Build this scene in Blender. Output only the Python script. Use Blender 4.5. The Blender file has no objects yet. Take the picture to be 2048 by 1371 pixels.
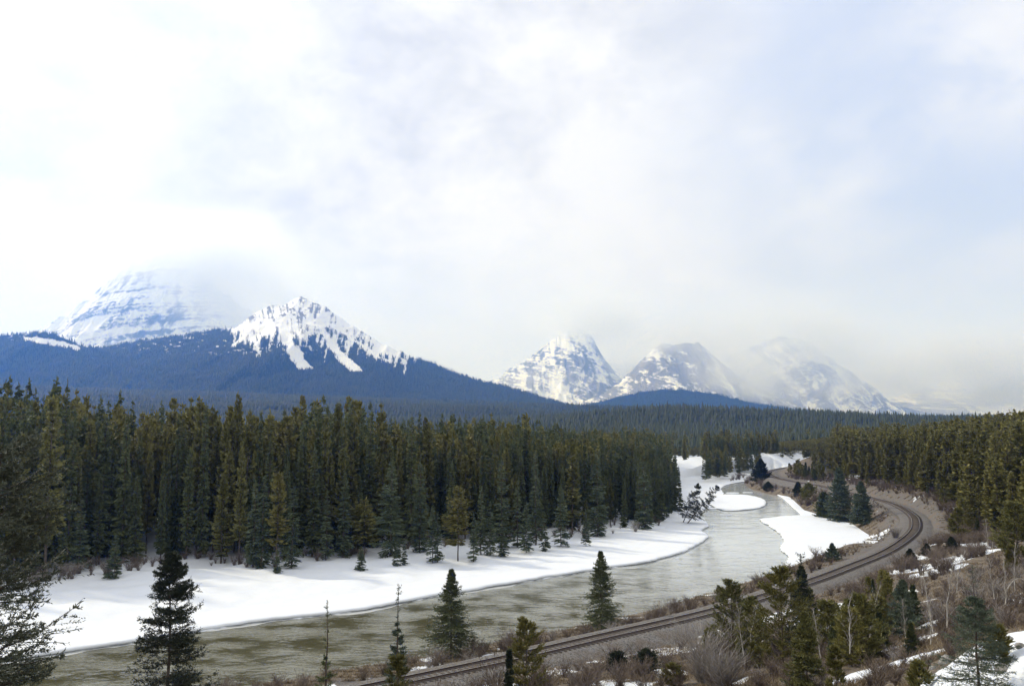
import bpy, math, random
import numpy as np
from mathutils import Vector
from mathutils.geometry import tessellate_polygon

# ------------------------------------------------------------------ camera
sc = bpy.context.scene
COL = sc.collection
CAMH, FPX, CX, CY = 25.0, 1607.0, 1024.0, 685.5
PITCH = math.atan(164.5 / FPX)
cam_d = bpy.data.cameras.new("camera")
cam_d.sensor_width = 36.0
cam_d.lens = FPX / 2048.0 * 36.0
cam_d.clip_start, cam_d.clip_end = 0.5, 60000.0
cam = bpy.data.objects.new("camera", cam_d)
cam.location = (0, 0, CAMH)
cam.rotation_euler = (math.radians(90) + PITCH, 0, 0)
COL.objects.link(cam)
sc.camera = cam

# ------------------------------------------------------------------ light
HAZE_D = 1.2e-4
SUN_EL, SUN_AZ = 36.0, -62.0          # azimuth measured from +y (forward), negative = left
sd = Vector((math.sin(math.radians(SUN_AZ)) * math.cos(math.radians(SUN_EL)),
             math.cos(math.radians(SUN_AZ)) * math.cos(math.radians(SUN_EL)),
             math.sin(math.radians(SUN_EL))))
sun_d = bpy.data.lights.new("sun", 'SUN')
sun_d.energy = 2.7
sun_d.angle = math.radians(4)
sun_d.color = (1.0, 0.95, 0.88)
sun = bpy.data.objects.new("sun", sun_d)
sun.rotation_euler = (-sd).to_track_quat('-Z', 'Y').to_euler()
COL.objects.link(sun)

sc.view_settings.view_transform = 'Standard'
sc.view_settings.look = 'None'
sc.view_settings.exposure = 0.07
sc.view_settings.gamma = 1.0
sc.render.engine = 'CYCLES'
sc.cycles.use_denoising = True
sc.cycles.max_bounces = 6
sc.cycles.diffuse_bounces = 2
sc.cycles.glossy_bounces = 2
sc.cycles.transparent_max_bounces = 6
sc.cycles.volume_bounces = 4
sc.cycles.sample_clamp_indirect = 4.0
sc.cycles.caustics_reflective = False
sc.cycles.caustics_refractive = False


def nd(nt, typ, **kw):
    n = nt.nodes.new(typ)
    for k, v in kw.items():
        if k.startswith("i_"):
            key = k[2:]
            n.inputs[int(key) if key.isdigit() else key.replace("_", " ")].default_value = v
        else:
            setattr(n, k, v)
    return n


def px_dir(px, py):
    x, y = (px - CX) / FPX, (CY - py) / FPX
    c, s = math.cos(PITCH), math.sin(PITCH)
    return Vector((x, c - y * s, s + y * c))


world = bpy.data.worlds.new("World")
sc.world = world
world.use_nodes = True
nt = world.node_tree
nt.nodes.clear()
L = nt.links.new
wout = nd(nt, "ShaderNodeOutputWorld")
bg = nd(nt, "ShaderNodeBackground")
bg.inputs["Strength"].default_value = 0.1
L(bg.outputs[0], wout.inputs[0])
sky = nd(nt, "ShaderNodeTexSky", sky_type='NISHITA', sun_disc=False, sun_elevation=math.radians(SUN_EL),
         sun_rotation=math.radians(SUN_AZ), altitude=1500.0, air_density=1.0, dust_density=1.5)
tc = nd(nt, "ShaderNodeTexCoord")


def wnoise(scale, detail, sx=1, sy=1, sz=1, off=(0, 0, 0), rough=0.55, dist=0.0):
    m = nd(nt, "ShaderNodeMapping")
    m.inputs["Scale"].default_value = (sx, sy, sz)
    m.inputs["Location"].default_value = off
    L(tc.outputs["Generated"], m.inputs[0])
    n = nd(nt, "ShaderNodeTexNoise", i_Scale=scale, i_Detail=detail, i_Roughness=rough, i_Distortion=dist)
    L(m.outputs[0], n.inputs["Vector"])
    return n.outputs["Fac"]


def wmath(op, a, b=None, c=None, clamp=False):
    n = nd(nt, "ShaderNodeMath", operation=op, use_clamp=clamp)
    for i, v in enumerate((a, b, c)):
        if v is None:
            continue
        if isinstance(v, (int, float)):
            n.inputs[i].default_value = v
        else:
            L(v, n.inputs[i])
    return n.outputs[0]


def wblob(px, py, r0, r1):
    """1 near the direction of a cloud mass, 0 beyond r1 (radii in tangent units)"""
    d = px_dir(px, py).normalized()
    v = nd(nt, "ShaderNodeVectorMath", operation='DISTANCE')
    L(tc.outputs["Generated"], v.inputs[0])
    v.inputs[1].default_value = d
    mr = nd(nt, "ShaderNodeMapRange", interpolation_type='SMOOTHSTEP')
    L(v.outputs["Value"], mr.inputs[0])
    mr.inputs[1].default_value, mr.inputs[2].default_value = r0, r1
    mr.inputs[3].default_value, mr.inputs[4].default_value = 1.0, 0.0
    return mr.outputs[0]


def wramp(v, a, b):
    mr = nd(nt, "ShaderNodeMapRange", interpolation_type='SMOOTHSTEP')
    L(v, mr.inputs[0])
    mr.inputs[1].default_value, mr.inputs[2].default_value = a, b
    return mr.outputs[0]


def wmix(f, a, b):
    n = nd(nt, "ShaderNodeMix", data_type='RGBA')
    L(f, n.inputs[0])
    for i, v in ((6, a), (7, b)):
        if isinstance(v, tuple):
            n.inputs[i].default_value = (*v, 1)
        else:
            L(v, n.inputs[i])
    return n.outputs[2]


n_big = wnoise(3.2, 6, 1, 1, 1.7, (1.3, 0.2, 0.4), 0.5, 0.2)
n_mid = wnoise(5.0, 8, 1, 1, 1.5, (3.1, 2.0, 0.7), 0.56, 0.25)
n_fin = wnoise(10.0, 9, 1.0, 1, 1.5, (7.1, 1.0, 2.7), 0.6, 0.3)
# cloud body: white, with greyer undersides
grey = wmath('MULTIPLY', wblob(650, 330, 0.04, 0.42), wmath('MULTIPLY_ADD', wramp(n_mid, 0.34, 0.62), 0.75, 0.3))
grey2 = wmath('MULTIPLY', wramp(n_mid, 0.42, 0.66), 0.6)
greyf = wmath('MAXIMUM', grey, grey2)
greyf = wmath('ADD', greyf, wmath('MULTIPLY', wmath('SUBTRACT', n_fin, 0.48), 2.2), clamp=True)
cloud = wmix(greyf, (10.2, 10.2, 10.2), (7.2, 7.3, 7.45))
bright = wblob(120, 300, 0.08, 0.42)
cloud = wmix(wmath('MULTIPLY', bright, 0.4), cloud, (10.6, 10.6, 10.6))
right_cool = wblob(1950, 620, 0.1, 0.75)
cloud = wmix(wmath('MULTIPLY', right_cool, 0.75), cloud, (9.0, 9.25, 9.7))
# thin blue opening, upper right
thin = wmath('MULTIPLY', wblob(1930, 150, 0.10, 0.40), wramp(n_big, 0.66, 0.36))
thin = wmath('MULTIPLY', thin, wmath('SUBTRACT', 1.0, wmath('MULTIPLY', wblob(2000, 120, 0.0, 0.14), wramp(n_mid, 0.42, 0.56))))
blue = wmix(wmath('MULTIPLY', thin, 1.0), cloud, (6.9, 7.6, 9.3))
final = wmix(wmath('MULTIPLY', thin, 0.10), blue, sky.outputs[0])
# low sky brightened and made bluer to offset the light lost in haze
sepd = nd(nt, "ShaderNodeSeparateXYZ")
L(tc.outputs["Generated"], sepd.inputs[0])
final = wmix(wmath('MULTIPLY', wramp(sepd.outputs[2], 0.19, 0.0), 1.0), final, (9.5, 10.4, 13.0))
L(final, bg.inputs["Color"])


# ------------------------------------------------------------------ helpers
rng = np.random.default_rng(7)


def project(P):
    P = np.asarray(P, float)
    x, y, z = P[..., 0], P[..., 1], P[..., 2] - CAMH
    c, s = math.cos(PITCH), math.sin(PITCH)
    d = y * c + z * s
    u = -y * s + z * c
    return CX + FPX * x / d, CY - FPX * u / d


def on(px, py, z=0.0):
    """world point of a picture point lying on the level z"""
    d = px_dir(px, py)
    k = (z - CAMH) / d.z
    return np.array((d.x * k, d.y * k, z))


def at(px, py, Y):
    """world point of a picture point at forward distance Y"""
    d = px_dir(px, py)
    k = Y / d.y
    return np.array((d.x * k, Y, CAMH + d.z * k))


def vnoise(x, y, seed=0):
    xi, yi = np.floor(x), np.floor(y)
    fx, fy = x - xi, y - yi
    fx, fy = fx * fx * fx * (fx * (fx * 6 - 15) + 10), fy * fy * fy * (fy * (fy * 6 - 15) + 10)

    def h(a, b):
        n = (a.astype(np.int64) * 374761393 + b.astype(np.int64) * 668265263 + seed * 1442695041) & 0x7fffffff
        n = ((n ^ (n >> 13)) * 1274126177) & 0x7fffffff
        n = ((n ^ (n >> 16)) * 69069) & 0x7fffffff
        return (n & 0xffff) / 65535.0
    a, b, c, d = h(xi, yi), h(xi + 1, yi), h(xi, yi + 1), h(xi + 1, yi + 1)
    return (a + (b - a) * fx) * (1 - fy) + (c + (d - c) * fx) * fy


def fbm(x, y, o=5, seed=0, ridged=False):
    s, a, t = 0.0, 0.5, 0.0
    for i in range(o):
        n = vnoise(x, y, seed + i * 17)
        if ridged:
            n = 1 - np.abs(2 * n - 1)
        s = s + a * n
        t += a
        a *= 0.5
        x, y = x * 2.03 + 5.2, y * 2.03 + 1.7
    return s / t


def sstep(a, b, x):
    t = np.clip((x - a) / (b - a), 0, 1)
    return t * t * (3 - 2 * t)


def mesh_np(name, V, F, attrs=None, smooth=False):
    """V (n,3); F (m,4) or (m,3) int, or a list of such arrays"""
    me = bpy.data.meshes.new(name)
    Fs = F if isinstance(F, list) else [F]
    Fs = [np.asarray(f, np.int32) for f in Fs if len(f)]
    V = np.asarray(V, np.float32)
    me.vertices.add(len(V))
    me.vertices.foreach_set("co", V.ravel())
    loops = np.concatenate([f.ravel() for f in Fs])
    tot = np.concatenate([np.full(len(f), f.shape[1], np.int32) for f in Fs])
    st = np.concatenate([[0], np.cumsum(tot)[:-1]]).astype(np.int32)
    me.loops.add(len(loops))
    me.loops.foreach_set("vertex_index", loops)
    me.polygons.add(len(tot))
    me.polygons.foreach_set("loop_start", st)
    me.polygons.foreach_set("loop_total", tot)
    if smooth:
        me.polygons.foreach_set("use_smooth", np.ones(len(tot), bool))
    me.update(calc_edges=True)
    for k, v in (attrs or {}).items():
        a = me.attributes.new(k, 'FLOAT', 'POINT')
        a.data.foreach_set("value", np.asarray(v, np.float32))
    return me


def obj(name, me, mat=None, parent=None, loc=None, **props):
    o = bpy.data.objects.new(name, me)
    COL.objects.link(o)
    if mat is not None and me is not None:
        if len(me.materials) == 0:
            me.materials.append(mat)
    if parent is not None:
        o.parent = parent
    if loc is not None:
        o.location = loc
    for k, v in props.items():
        if v is not None:
            o[k] = v
    return o


def grid_faces(nr, nc):
    i = np.arange(nr * nc).reshape(nr, nc)
    return np.stack([i[:-1, :-1], i[:-1, 1:], i[1:, 1:], i[1:, :-1]], -1).reshape(-1, 4)


class MB:
    """collects quads"""
    def __init__(self):
        self.V, self.F, self.T, self.n = [], [], [], 0

    def add(self, V, F, t=0.5):
        V = np.asarray(V, float).reshape(-1, 3)
        F = np.asarray(F, int)
        self.V.append(V)
        self.F.append(F + self.n)
        self.T.append(np.broadcast_to(np.asarray(t, float), (len(V),)))
        self.n += len(V)

    def diamonds(self, P, Q, w, t=0.5, r=None):
        r = r or rng
        n = len(P)
        ax = Q - P
        ln = np.linalg.norm(ax, axis=1, keepdims=True) + 1e-9
        rv = r.normal(size=(n, 3))
        pr = np.cross(ax / ln, rv)
        pr /= np.linalg.norm(pr, axis=1, keepdims=True) + 1e-9
        w = np.broadcast_to(np.asarray(w, float), (n,))[:, None] * 0.5
        M = P * 0.55 + Q * 0.45
        V = np.stack([P, M + pr * w, Q, M - pr * w], 1).reshape(-1, 3)
        F = np.arange(n * 4).reshape(n, 4)
        self.add(V, F, np.repeat(np.broadcast_to(np.asarray(t, float), (n,)), 4))

    def tube(self, pts, rad, n=6, t=0.5):
        pts = np.asarray(pts, float)
        rad = np.broadcast_to(np.asarray(rad, float), (len(pts),))
        tan = np.gradient(pts, axis=0)
        tan /= np.linalg.norm(tan, axis=1, keepdims=True) + 1e-9
        ref = np.array((1.0, 0.13, 0.07)) if abs(tan[0][0]) < 0.8 else np.array((0.1, 1.0, 0.1))
        a = np.cross(tan, ref)
        a /= np.linalg.norm(a, axis=1, keepdims=True)
        b = np.cross(tan, a)
        th = np.arange(n) * 2 * math.pi / n
        V = pts[:, None] + rad[:, None, None] * (np.cos(th)[None, :, None] * a[:, None] + np.sin(th)[None, :, None] * b[:, None])
        i = np.arange(len(pts) * n).reshape(len(pts), n)
        j = np.roll(i, -1, 1)
        F = np.stack([i[:-1], j[:-1], j[1:], i[1:]], -1).reshape(-1, 4)
        self.add(V.reshape(-1, 3), F, t)

    def arrays(self):
        return np.concatenate(self.V), np.concatenate(self.F), np.concatenate(self.T)

    def mesh(self, name, smooth=False):
        V, F, T = self.arrays()
        return mesh_np(name, V, F, {"tint": T}, smooth)


# ------------------------------------------------------------------ materials
def new_mat(name):
    m = bpy.data.materials.new(name)
    m.use_nodes = True
    t = m.node_tree
    b = t.nodes["Principled BSDF"]
    return m, t, b


def attr(t, name):
    return nd(t, "ShaderNodeAttribute", attribute_name=name).outputs["Fac"]


def tmix(t, f, a, b):
    n = nd(t, "ShaderNodeMix", data_type='RGBA')
    if isinstance(f, (int, float)):
        n.inputs[0].default_value = f
    else:
        t.links.new(f, n.inputs[0])
    for i, v in ((6, a), (7, b)):
        if isinstance(v, tuple):
            n.inputs[i].default_value = (*v, 1)
        else:
            t.links.new(v, n.inputs[i])
    return n.outputs[2]


def tmath(t, op, a, b=0.0, c=None, clamp=False):
    n = nd(t, "ShaderNodeMath", operation=op, use_clamp=clamp)
    for i, v in enumerate((a, b, c)):
        if v is None:
            continue
        if isinstance(v, (int, float)):
            n.inputs[i].default_value = v
        else:
            t.links.new(v, n.inputs[i])
    return n.outputs[0]


def tramp(t, v, a, b, lo=0.0, hi=1.0):
    mr = nd(t, "ShaderNodeMapRange", interpolation_type='SMOOTHSTEP')
    t.links.new(v, mr.inputs[0])
    for i, x in ((1, a), (2, b), (3, lo), (4, hi)):
        mr.inputs[i].default_value = x
    return mr.outputs[0]


def tnoise(t, scale, detail=4, rough=0.55, sx=1, sy=1, sz=1, coord="pos"):
    if coord == "pos":
        src = nd(t, "ShaderNodeNewGeometry").outputs["Position"]
    else:
        src = nd(t, "ShaderNodeTexCoord").outputs["Object"]
    m = nd(t, "ShaderNodeMapping")
    m.inputs["Scale"].default_value = (sx, sy, sz)
    t.links.new(src, m.inputs[0])
    n = nd(t, "ShaderNodeTexNoise", i_Scale=scale, i_Detail=detail, i_Roughness=rough)
    t.links.new(m.outputs[0], n.inputs["Vector"])
    return n.outputs["Fac"]


def bump(t, b, h, strength, dist):
    n = nd(t, "ShaderNodeBump", i_Strength=strength, i_Distance=dist)
    t.links.new(h, n.inputs["Height"])
    t.links.new(n.outputs[0], b.inputs["Normal"])


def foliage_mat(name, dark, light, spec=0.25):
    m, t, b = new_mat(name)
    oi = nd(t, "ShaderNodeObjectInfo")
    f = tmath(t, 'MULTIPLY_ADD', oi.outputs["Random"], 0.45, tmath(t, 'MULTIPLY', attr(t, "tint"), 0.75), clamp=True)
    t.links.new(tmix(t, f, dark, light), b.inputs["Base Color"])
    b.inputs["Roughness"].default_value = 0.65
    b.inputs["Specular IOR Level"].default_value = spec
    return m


def plain_mat(name, c1, c2, scale=3.0, rough=0.85, bs=0.3, bd=0.02, sz=1.0, coord="pos"):
    m, t, b = new_mat(name)
    n = tnoise(t, scale, 5, 0.6, 1, 1, sz, coord)
    t.links.new(tmix(t, tramp(t, n, 0.3, 0.7), c1, c2), b.inputs["Base Color"])
    b.inputs["Roughness"].default_value = rough
    b.inputs["Specular IOR Level"].default_value = 0.2
    if bs:
        bump(t, b, n, bs, bd)
    return m


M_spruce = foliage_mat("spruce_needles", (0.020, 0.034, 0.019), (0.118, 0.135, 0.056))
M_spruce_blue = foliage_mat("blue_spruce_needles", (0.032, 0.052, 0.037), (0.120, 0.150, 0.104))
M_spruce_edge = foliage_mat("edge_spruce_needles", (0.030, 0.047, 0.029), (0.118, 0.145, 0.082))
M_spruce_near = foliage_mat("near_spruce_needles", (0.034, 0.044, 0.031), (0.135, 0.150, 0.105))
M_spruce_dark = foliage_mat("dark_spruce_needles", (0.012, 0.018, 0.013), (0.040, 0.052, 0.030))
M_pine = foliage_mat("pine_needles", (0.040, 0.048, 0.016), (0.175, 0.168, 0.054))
M_pine_sunlit = foliage_mat("sunlit_pine_needles", (0.058, 0.066, 0.019), (0.225, 0.205, 0.062))  # brighter copy of the pine needles: hillside sunlight painted into the colour
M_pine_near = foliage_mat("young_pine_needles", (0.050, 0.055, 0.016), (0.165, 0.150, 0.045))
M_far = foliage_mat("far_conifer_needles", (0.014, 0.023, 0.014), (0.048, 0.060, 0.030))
M_bark = plain_mat("conifer_bark", (0.055, 0.042, 0.034), (0.12, 0.10, 0.085), 9, 0.9, 0.5, 0.02, 0.25)
M_aspen = plain_mat("pale_bark", (0.20, 0.185, 0.165), (0.46, 0.44, 0.40), 7, 0.85, 0.3, 0.01, 0.4)
M_twig_red = foliage_mat("red_willow_twigs", (0.066, 0.050, 0.042), (0.175, 0.140, 0.115), 0.1)
M_twig_grey = foliage_mat("grey_willow_twigs", (0.11, 0.100, 0.092), (0.33, 0.305, 0.285), 0.1)
M_grass = foliage_mat("dry_grass_blades", (0.13, 0.095, 0.055), (0.36, 0.29, 0.20), 0.1)
M_rock = plain_mat("grey_rock", (0.13, 0.125, 0.12), (0.32, 0.31, 0.29), 4, 0.9, 0.6, 0.04)


def snow_material(name="snow"):
    m, t, b = new_mat(name)
    n1 = tnoise(t, 0.35, 5, 0.55)
    n2 = tnoise(t, 5.0, 4, 0.6)
    t.links.new(tmix(t, n1, (0.68, 0.715, 0.765), (0.77, 0.80, 0.835)), b.inputs["Base Color"])
    b.inputs["Roughness"].default_value = 0.75
    b.inputs["Specular IOR Level"].default_value = 0.2
    bump(t, b, tmath(t, 'MULTIPLY_ADD', n2, 0.12, n1), 0.5, 0.35)
    return m


M_snow = snow_material()

# ------------------------------------------------------------------ ground, river, railway bed
TZ = 4.5                                   # height of the rails above the river


def catmull(P, step):
    P = np.asarray(P, float)
    P = np.vstack([2 * P[0] - P[1], P, 2 * P[-1] - P[-2]])
    out = []
    for i in range(1, len(P) - 2):
        p0, p1, p2, p3 = P[i - 1:i + 3]
        n = max(2, int(np.linalg.norm(p2 - p1) / step))
        t = np.linspace(0, 1, n, endpoint=False)[:, None]
        out.append(0.5 * (2 * p1 + (p2 - p0) * t + (2 * p0 - 5 * p1 + 4 * p2 - p3) * t * t + (3 * p1 - p0 - 3 * p2 + p3) * t ** 3))
    out.append(P[-2:-1])
    C = np.vstack(out)
    s = np.concatenate([[0], np.cumsum(np.linalg.norm(np.diff(C, axis=0), axis=1))])
    u = np.arange(0, s[-1], step)
    return np.stack([np.interp(u, s, C[:, k]) for k in range(C.shape[1])], 1)


track_px = [(742, 1371), (1000, 1317), (1200, 1271), (1438, 1216), (1612, 1163), (1704, 1129), (1777, 1098.5),
            (1824, 1065), (1832, 1043), (1822, 1026), (1788, 1006.5), (1738, 993), (1690, 982), (1640, 970), (1598, 963.5),
            (1570, 958), (1552, 953.5)]
tp = [on(x, y, TZ)[:2] for x, y in track_px]
d0 = (tp[0] - tp[1]) / np.linalg.norm(tp[0] - tp[1])
tp = [tp[0] + d0 * 60, tp[0] + d0 * 25] + tp + [tp[-1] + np.array((12, 45)), tp[-1] + np.array((45, 95)), tp[-1] + np.array((100, 140))]
raw = catmull(np.array(tp), 1.0)
for _ in range(12):                        # ease the bends
    raw[1:-1] = 0.25 * raw[:-2] + 0.5 * raw[1:-1] + 0.25 * raw[2:]
TRACK = catmull(raw, 0.6)
TRACKC = TRACK[::4]

far_edge = [(-160, 1345), (90, 1312), (280, 1283), (480, 1250), (690, 1226), (770, 1213), (870, 1193), (1000, 1172), (1100, 1155),
            (1200, 1139), (1290, 1126), (1350, 1111), (1395, 1091), (1416, 1075), (1402, 1063), (1418, 1051), (1404, 1041),
            (1398, 1030), (1410, 1018), (1440, 1006), (1450, 985), (1438, 976), (1455, 968), (1505, 958), (1522, 954)]
near_edge = [(1528, 958), (1540, 975), (1580, 998), (1605, 1022), (1640, 1032), (1700, 1050), (1736, 1075), (1718, 1098), (1640, 1118),
             (1600, 1136), (1500, 1172), (1400, 1202), (1300, 1232), (1200, 1257), (1100, 1280), (980, 1306), (900, 1326), (700, 1362), (520, 1400), (300, 1450)]
river_poly = np.array([on(x, y)[:2] for x, y in far_edge + near_edge])
FAR_EDGE = catmull(np.array([on(x, y)[:2] for x, y in far_edge]), 0.5)
NEAR_EDGE = np.array([on(x, y)[:2] for x, y in near_edge])


def seg_dist(X, Y, P, closed=False, seg_id=False):
    best = np.full(X.shape, 1e18)
    sid = np.zeros(X.shape, np.int32)
    n = len(P)
    for i in range(n if closed else n - 1):
        a, b = P[i], P[(i + 1) % n]
        d = b - a
        t = np.clip(((X - a[0]) * d[0] + (Y - a[1]) * d[1]) / (d @ d + 1e-12), 0, 1)
        q = (X - a[0] - t * d[0]) ** 2 + (Y - a[1] - t * d[1]) ** 2
        if seg_id:
            sid = np.where(q < best, i, sid)
        best = np.minimum(best, q)
    return (np.sqrt(best), sid) if seg_id else np.sqrt(best)


def inside(X, Y, P):
    c = np.zeros(X.shape, bool)
    n = len(P)
    for i in range(n):
        (x0, y0), (x1, y1) = P[i], P[(i + 1) % n]
        if y0 == y1:
            continue
        c ^= ((y0 > Y) != (y1 > Y)) & (X < (x1 - x0) * (Y - y0) / (y1 - y0) + x0)
    return c


# spot heights: (x, y, z), found from picture points at judged distances
ctl = []
for px, py, Y in [(1700, 1371, 43), (1560, 1371, 49), (1450, 1371, 54), (1300, 1371, 58), (1150, 1371, 60), (2048, 1371, 28), (1900, 1371, 34),
                  (2048, 1250, 40), (2048, 1140, 72), (1950, 1180, 78), (1960, 1260, 52), (1850, 1160, 92), (1900, 1075, 128), (1250, 1335, 68),
                  (1400, 1330, 68), (1550, 1300, 73), (1640, 1235, 86), (1760, 1170, 98), (1820, 1135, 116), (1880, 1110, 124), (1950, 1085, 145),
                  (2010, 1100, 122), (2100, 1120, 90), (2048, 1060, 150), (1720, 1290, 66), (1850, 1250, 62), (1800, 1320, 50), (1700, 1240, 80)]:
    ctl.append(at(px, py, Y))
for x, y, z in [(0, 0, 23.3), (-25, 0, 23.0), (25, 0, 23.6), (50, 10, 26), (0, 22, 15.5), (-20, 22, 14.5), (20, 20, 17), (8, 34, 9.5), (-20, 38, 6.8),
                (0, 46, 6.2), (-45, 30, 7), (-60, 10, 16), (-70, 30, 6), (36, 24, 20), (60, 40, 24), (80, 60, 24), (90, 90, 20), (110, 120, 16),
                (150, 150, 18), (120, 180, 8), (110, 230, 7), (180, 230, 20), (160, 320, 14), (120, 380, 9), (260, 300, 30), (250, 180, 34), (150, 80, 34),
                (300, 480, 25), (140, 520, 6), (400, 500, 34), (350, 200, 50), (330, 640, 19), (500, 700, 26),
                (-60, 75, 3), (-30, 62, 3.2), (10, 80, 3.2), (40, 110, 3.2), (60, 150, 3.2), (70, 180, 3.2), (75, 220, 2.8), (100, 260, 3.6), (120, 330, 4),
                (60, 420, 3), (0, 500, 2), (-100, 500, 2), (-100, 300, 1.8), (-300, 300, 2), (-200, 150, 1.8), (-120, 170, 1.8), (-40, 190, 1.8),
                (-300, 120, 1.8), (40, 260, 1.6), (30, 350, 1.6), (-300, 600, 2.5), (0, 700, 3), (150, 700, 4), (-500, 400, 3), (-150, 60, 2)]:
    ctl.append(np.array((x, y, z)))
ctl = np.array(ctl)
_d = np.linalg.norm(ctl[:, None, :2] - ctl[None, :, :2], axis=2)
_A = np.block([[_d + 2.0 * np.eye(len(ctl)) * -1, np.ones((len(ctl), 1))], [np.ones((1, len(ctl))), np.zeros((1, 1))]])
_w = np.linalg.solve(_A, np.concatenate([ctl[:, 2], [0]]))


def rbf(X, Y):
    z = np.full(X.shape, _w[-1])
    for (cx, cy, _), w in zip(ctl, _w[:-1]):
        z = z + w * np.sqrt((X - cx) ** 2 + (Y - cy) ** 2)
    return z


ridge_px = np.array([(-600, 745), (0, 768), (500, 788), (1090, 806), (1200, 812), (1480, 820), (1850, 835), (2048, 836), (2700, 820)])


def far_height(X, Y):
    px = CX + FPX * X / np.maximum(Y, 1)
    rz = 25 + (850 - np.interp(px, ridge_px[:, 0], ridge_px[:, 1])) / FPX * 3100 - 14
    u = np.clip((Y - 650) / (3100 - 650), 0, 1.15)
    z = 3 + (rz - 3) * np.where(u < 1, u ** 1.5, 1 - (u - 1) * 1.5)
    bumps = (fbm(X / 420 + 3.3, Y / 260, 4, 5) - 0.5) * 2
    z = z + bumps * 26 * sstep(700, 1700, Y) * (1 - 0.75 * sstep(2600, 3100, Y))
    # low knoll in the middle of the valley, and the wooded rise at the right
    z = z + 26 * np.exp(-((X - 310) / 330) ** 2 - ((Y - 1350) / 260) ** 2)
    z = z + 17 * np.exp(-((X - 600) / 260) ** 2 - ((Y - 980) / 300) ** 2)
    return z


def ground_z(X, Y):
    """heights, with what lies there"""
    shp = X.shape
    X, Y = X.ravel(), Y.ravel()
    z = np.zeros(X.shape)
    dT = np.full(X.shape, 999.0)
    dR = np.full(X.shape, 999.0)
    near = Y < 760
    xn, yn = X[near], Y[near]
    zn = rbf(xn, yn)
    dr = seg_dist(xn, yn, river_poly, True)
    ins = inside(xn, yn, river_poly)
    dr = np.where(ins, -dr, dr)
    dt, sid = seg_dist(xn, yn, TRACKC, False, True)
    nT = fbm(xn / 9, yn / 9, 4, 3) - 0.5
    zn = zn + nT * np.clip((dt - 5) / 8, 0, 1) * np.clip((dr + 1) / 8, 0, 1) * 1.6
    fz = far_height(xn, yn)
    zn = zn + (fz - zn) * sstep(520, 740, yn)
    # banks
    dfar = seg_dist(xn, yn, FAR_EDGE[::8])
    left = dfar < seg_dist(xn, yn, NEAR_EDGE) - 0.0
    bank_l = np.minimum(0.05 + 0.075 * np.maximum(dr, 0) ** 0.9, 1.9) + 0.35 * nT + (fbm(xn / 3.2, yn / 3.2, 4, 8) - 0.5) * 0.55 * np.clip((dr - 4) / 10, 0, 1)
    zl = np.minimum(zn, bank_l)
    zr = np.minimum(zn, 0.1 + np.maximum(dr, 0) * 0.62)
    zz = np.where(left, np.where(dr < 25, zl, zn), zr)
    zz = np.where(dr < 0, np.maximum(-1.2, 0.5 * dr), zz)
    # railway bank
    lev = TZ - 0.55
    side = np.maximum(dt - 3.1, 0)
    hi = lev + side * 0.55
    lo = lev - side * 0.55
    zt = np.clip(zz, lo, hi)
    z[near] = zt
    dT[near] = dt
    dR[near] = dr
    lf = np.zeros(X.shape, bool)
    lf[near] = left & (dr > -1)
    f = ~near
    z[f] = far_height(X[f], Y[f])
    return z.reshape(shp), dT.reshape(shp), dR.reshape(shp), lf.reshape(shp)


def gz(x, y):
    a = ground_z(np.atleast_1d(np.asarray(x, float)), np.atleast_1d(np.asarray(y, float)))
    return a[0]


ys = [-14.0]
while ys[-1] < 13400:
    y = ys[-1]
    ys.append(y + max(0.5, 0.0065 * (y + 20)) if y < 3600 else y * 1.03)
ys = np.array(ys)
ts = np.linspace(-1.02, 1.02, 560)
GX = ts[None, :] * (ys[:, None] + 24)
GY = np.broadcast_to(ys[:, None], GX.shape).copy()
GZ, GT, GR, GL = ground_z(GX, GY)
gpx, gpy = project(np.stack([GX, GY, GZ], -1))

snow = np.zeros(GX.shape)
snow[GL] = 1.0
snow = np.maximum(snow, sstep(420, 480, GY) * 0.35)
patch = fbm(GX / 7 + 9, GY / 10 + 2, 4, 21)
right_side = (~GL) & (GT > 5)
hill = np.where(right_side & (GY < 500), sstep(0.66, 0.82, patch), 0)
snow = np.maximum(snow, hill)
# drifts lying on the slope and along the rails: centre, half sizes (m)
drifts = []
for px, py, Y, a, b, r in [(1640, 1235, 86, 5.5, 2.6, .5), (1560, 1215, 92, 3.4, 2.0, .3), (1620, 1285, 74, 3.6, 2.0, .3), (1700, 1238, 80, 3.0, 1.6, 0),
                           (1860, 1130, 112, 5.5, 5.0, .6), (1910, 1085, 132, 5, 8, .3), (1875, 1150, 104, 4.4, 2.2, .2), (1930, 1110, 118, 5, 3.5, .4), (1850, 1275, 60, 2.2, .9, .3),
                           (1845, 1292, 57, 1.2, .5, 0), (1770, 1292, 56, 1.5, .45, .1), (1870, 1205, 76, 1.4, .6, 0), (1740, 1232, 84, 3.0, 1.3, 0),
                           (1740, 1355, 45, 3.6, 1.2, .3), (1840, 1340, 44, 2.6, .9, .3), (1790, 1362, 43, 3.0, .9, .1), (1320, 1325, 67, 2.2, 2.4, .2), (1250, 1362, 60, 2.6, 1.6, .3),
                           (1480, 1366, 54, 1.2, .6, 0), (1225, 1375, 58, 4, 1, 0), (1955, 1040, 190, 5, 2, 0), (1830, 1000, 245, 6, 2.5, 0), (1815, 988, 262, 7, 2.5, 0), (1935, 1018, 205, 1.6, .8, 0),
                           (1610, 963, 330, 5, 2.5, 0), (1660, 968, 300, 4, 2, 0)]:
    c = at(px, py, Y)
    drifts.append((c[0], c[1], a, b, r))
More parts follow.
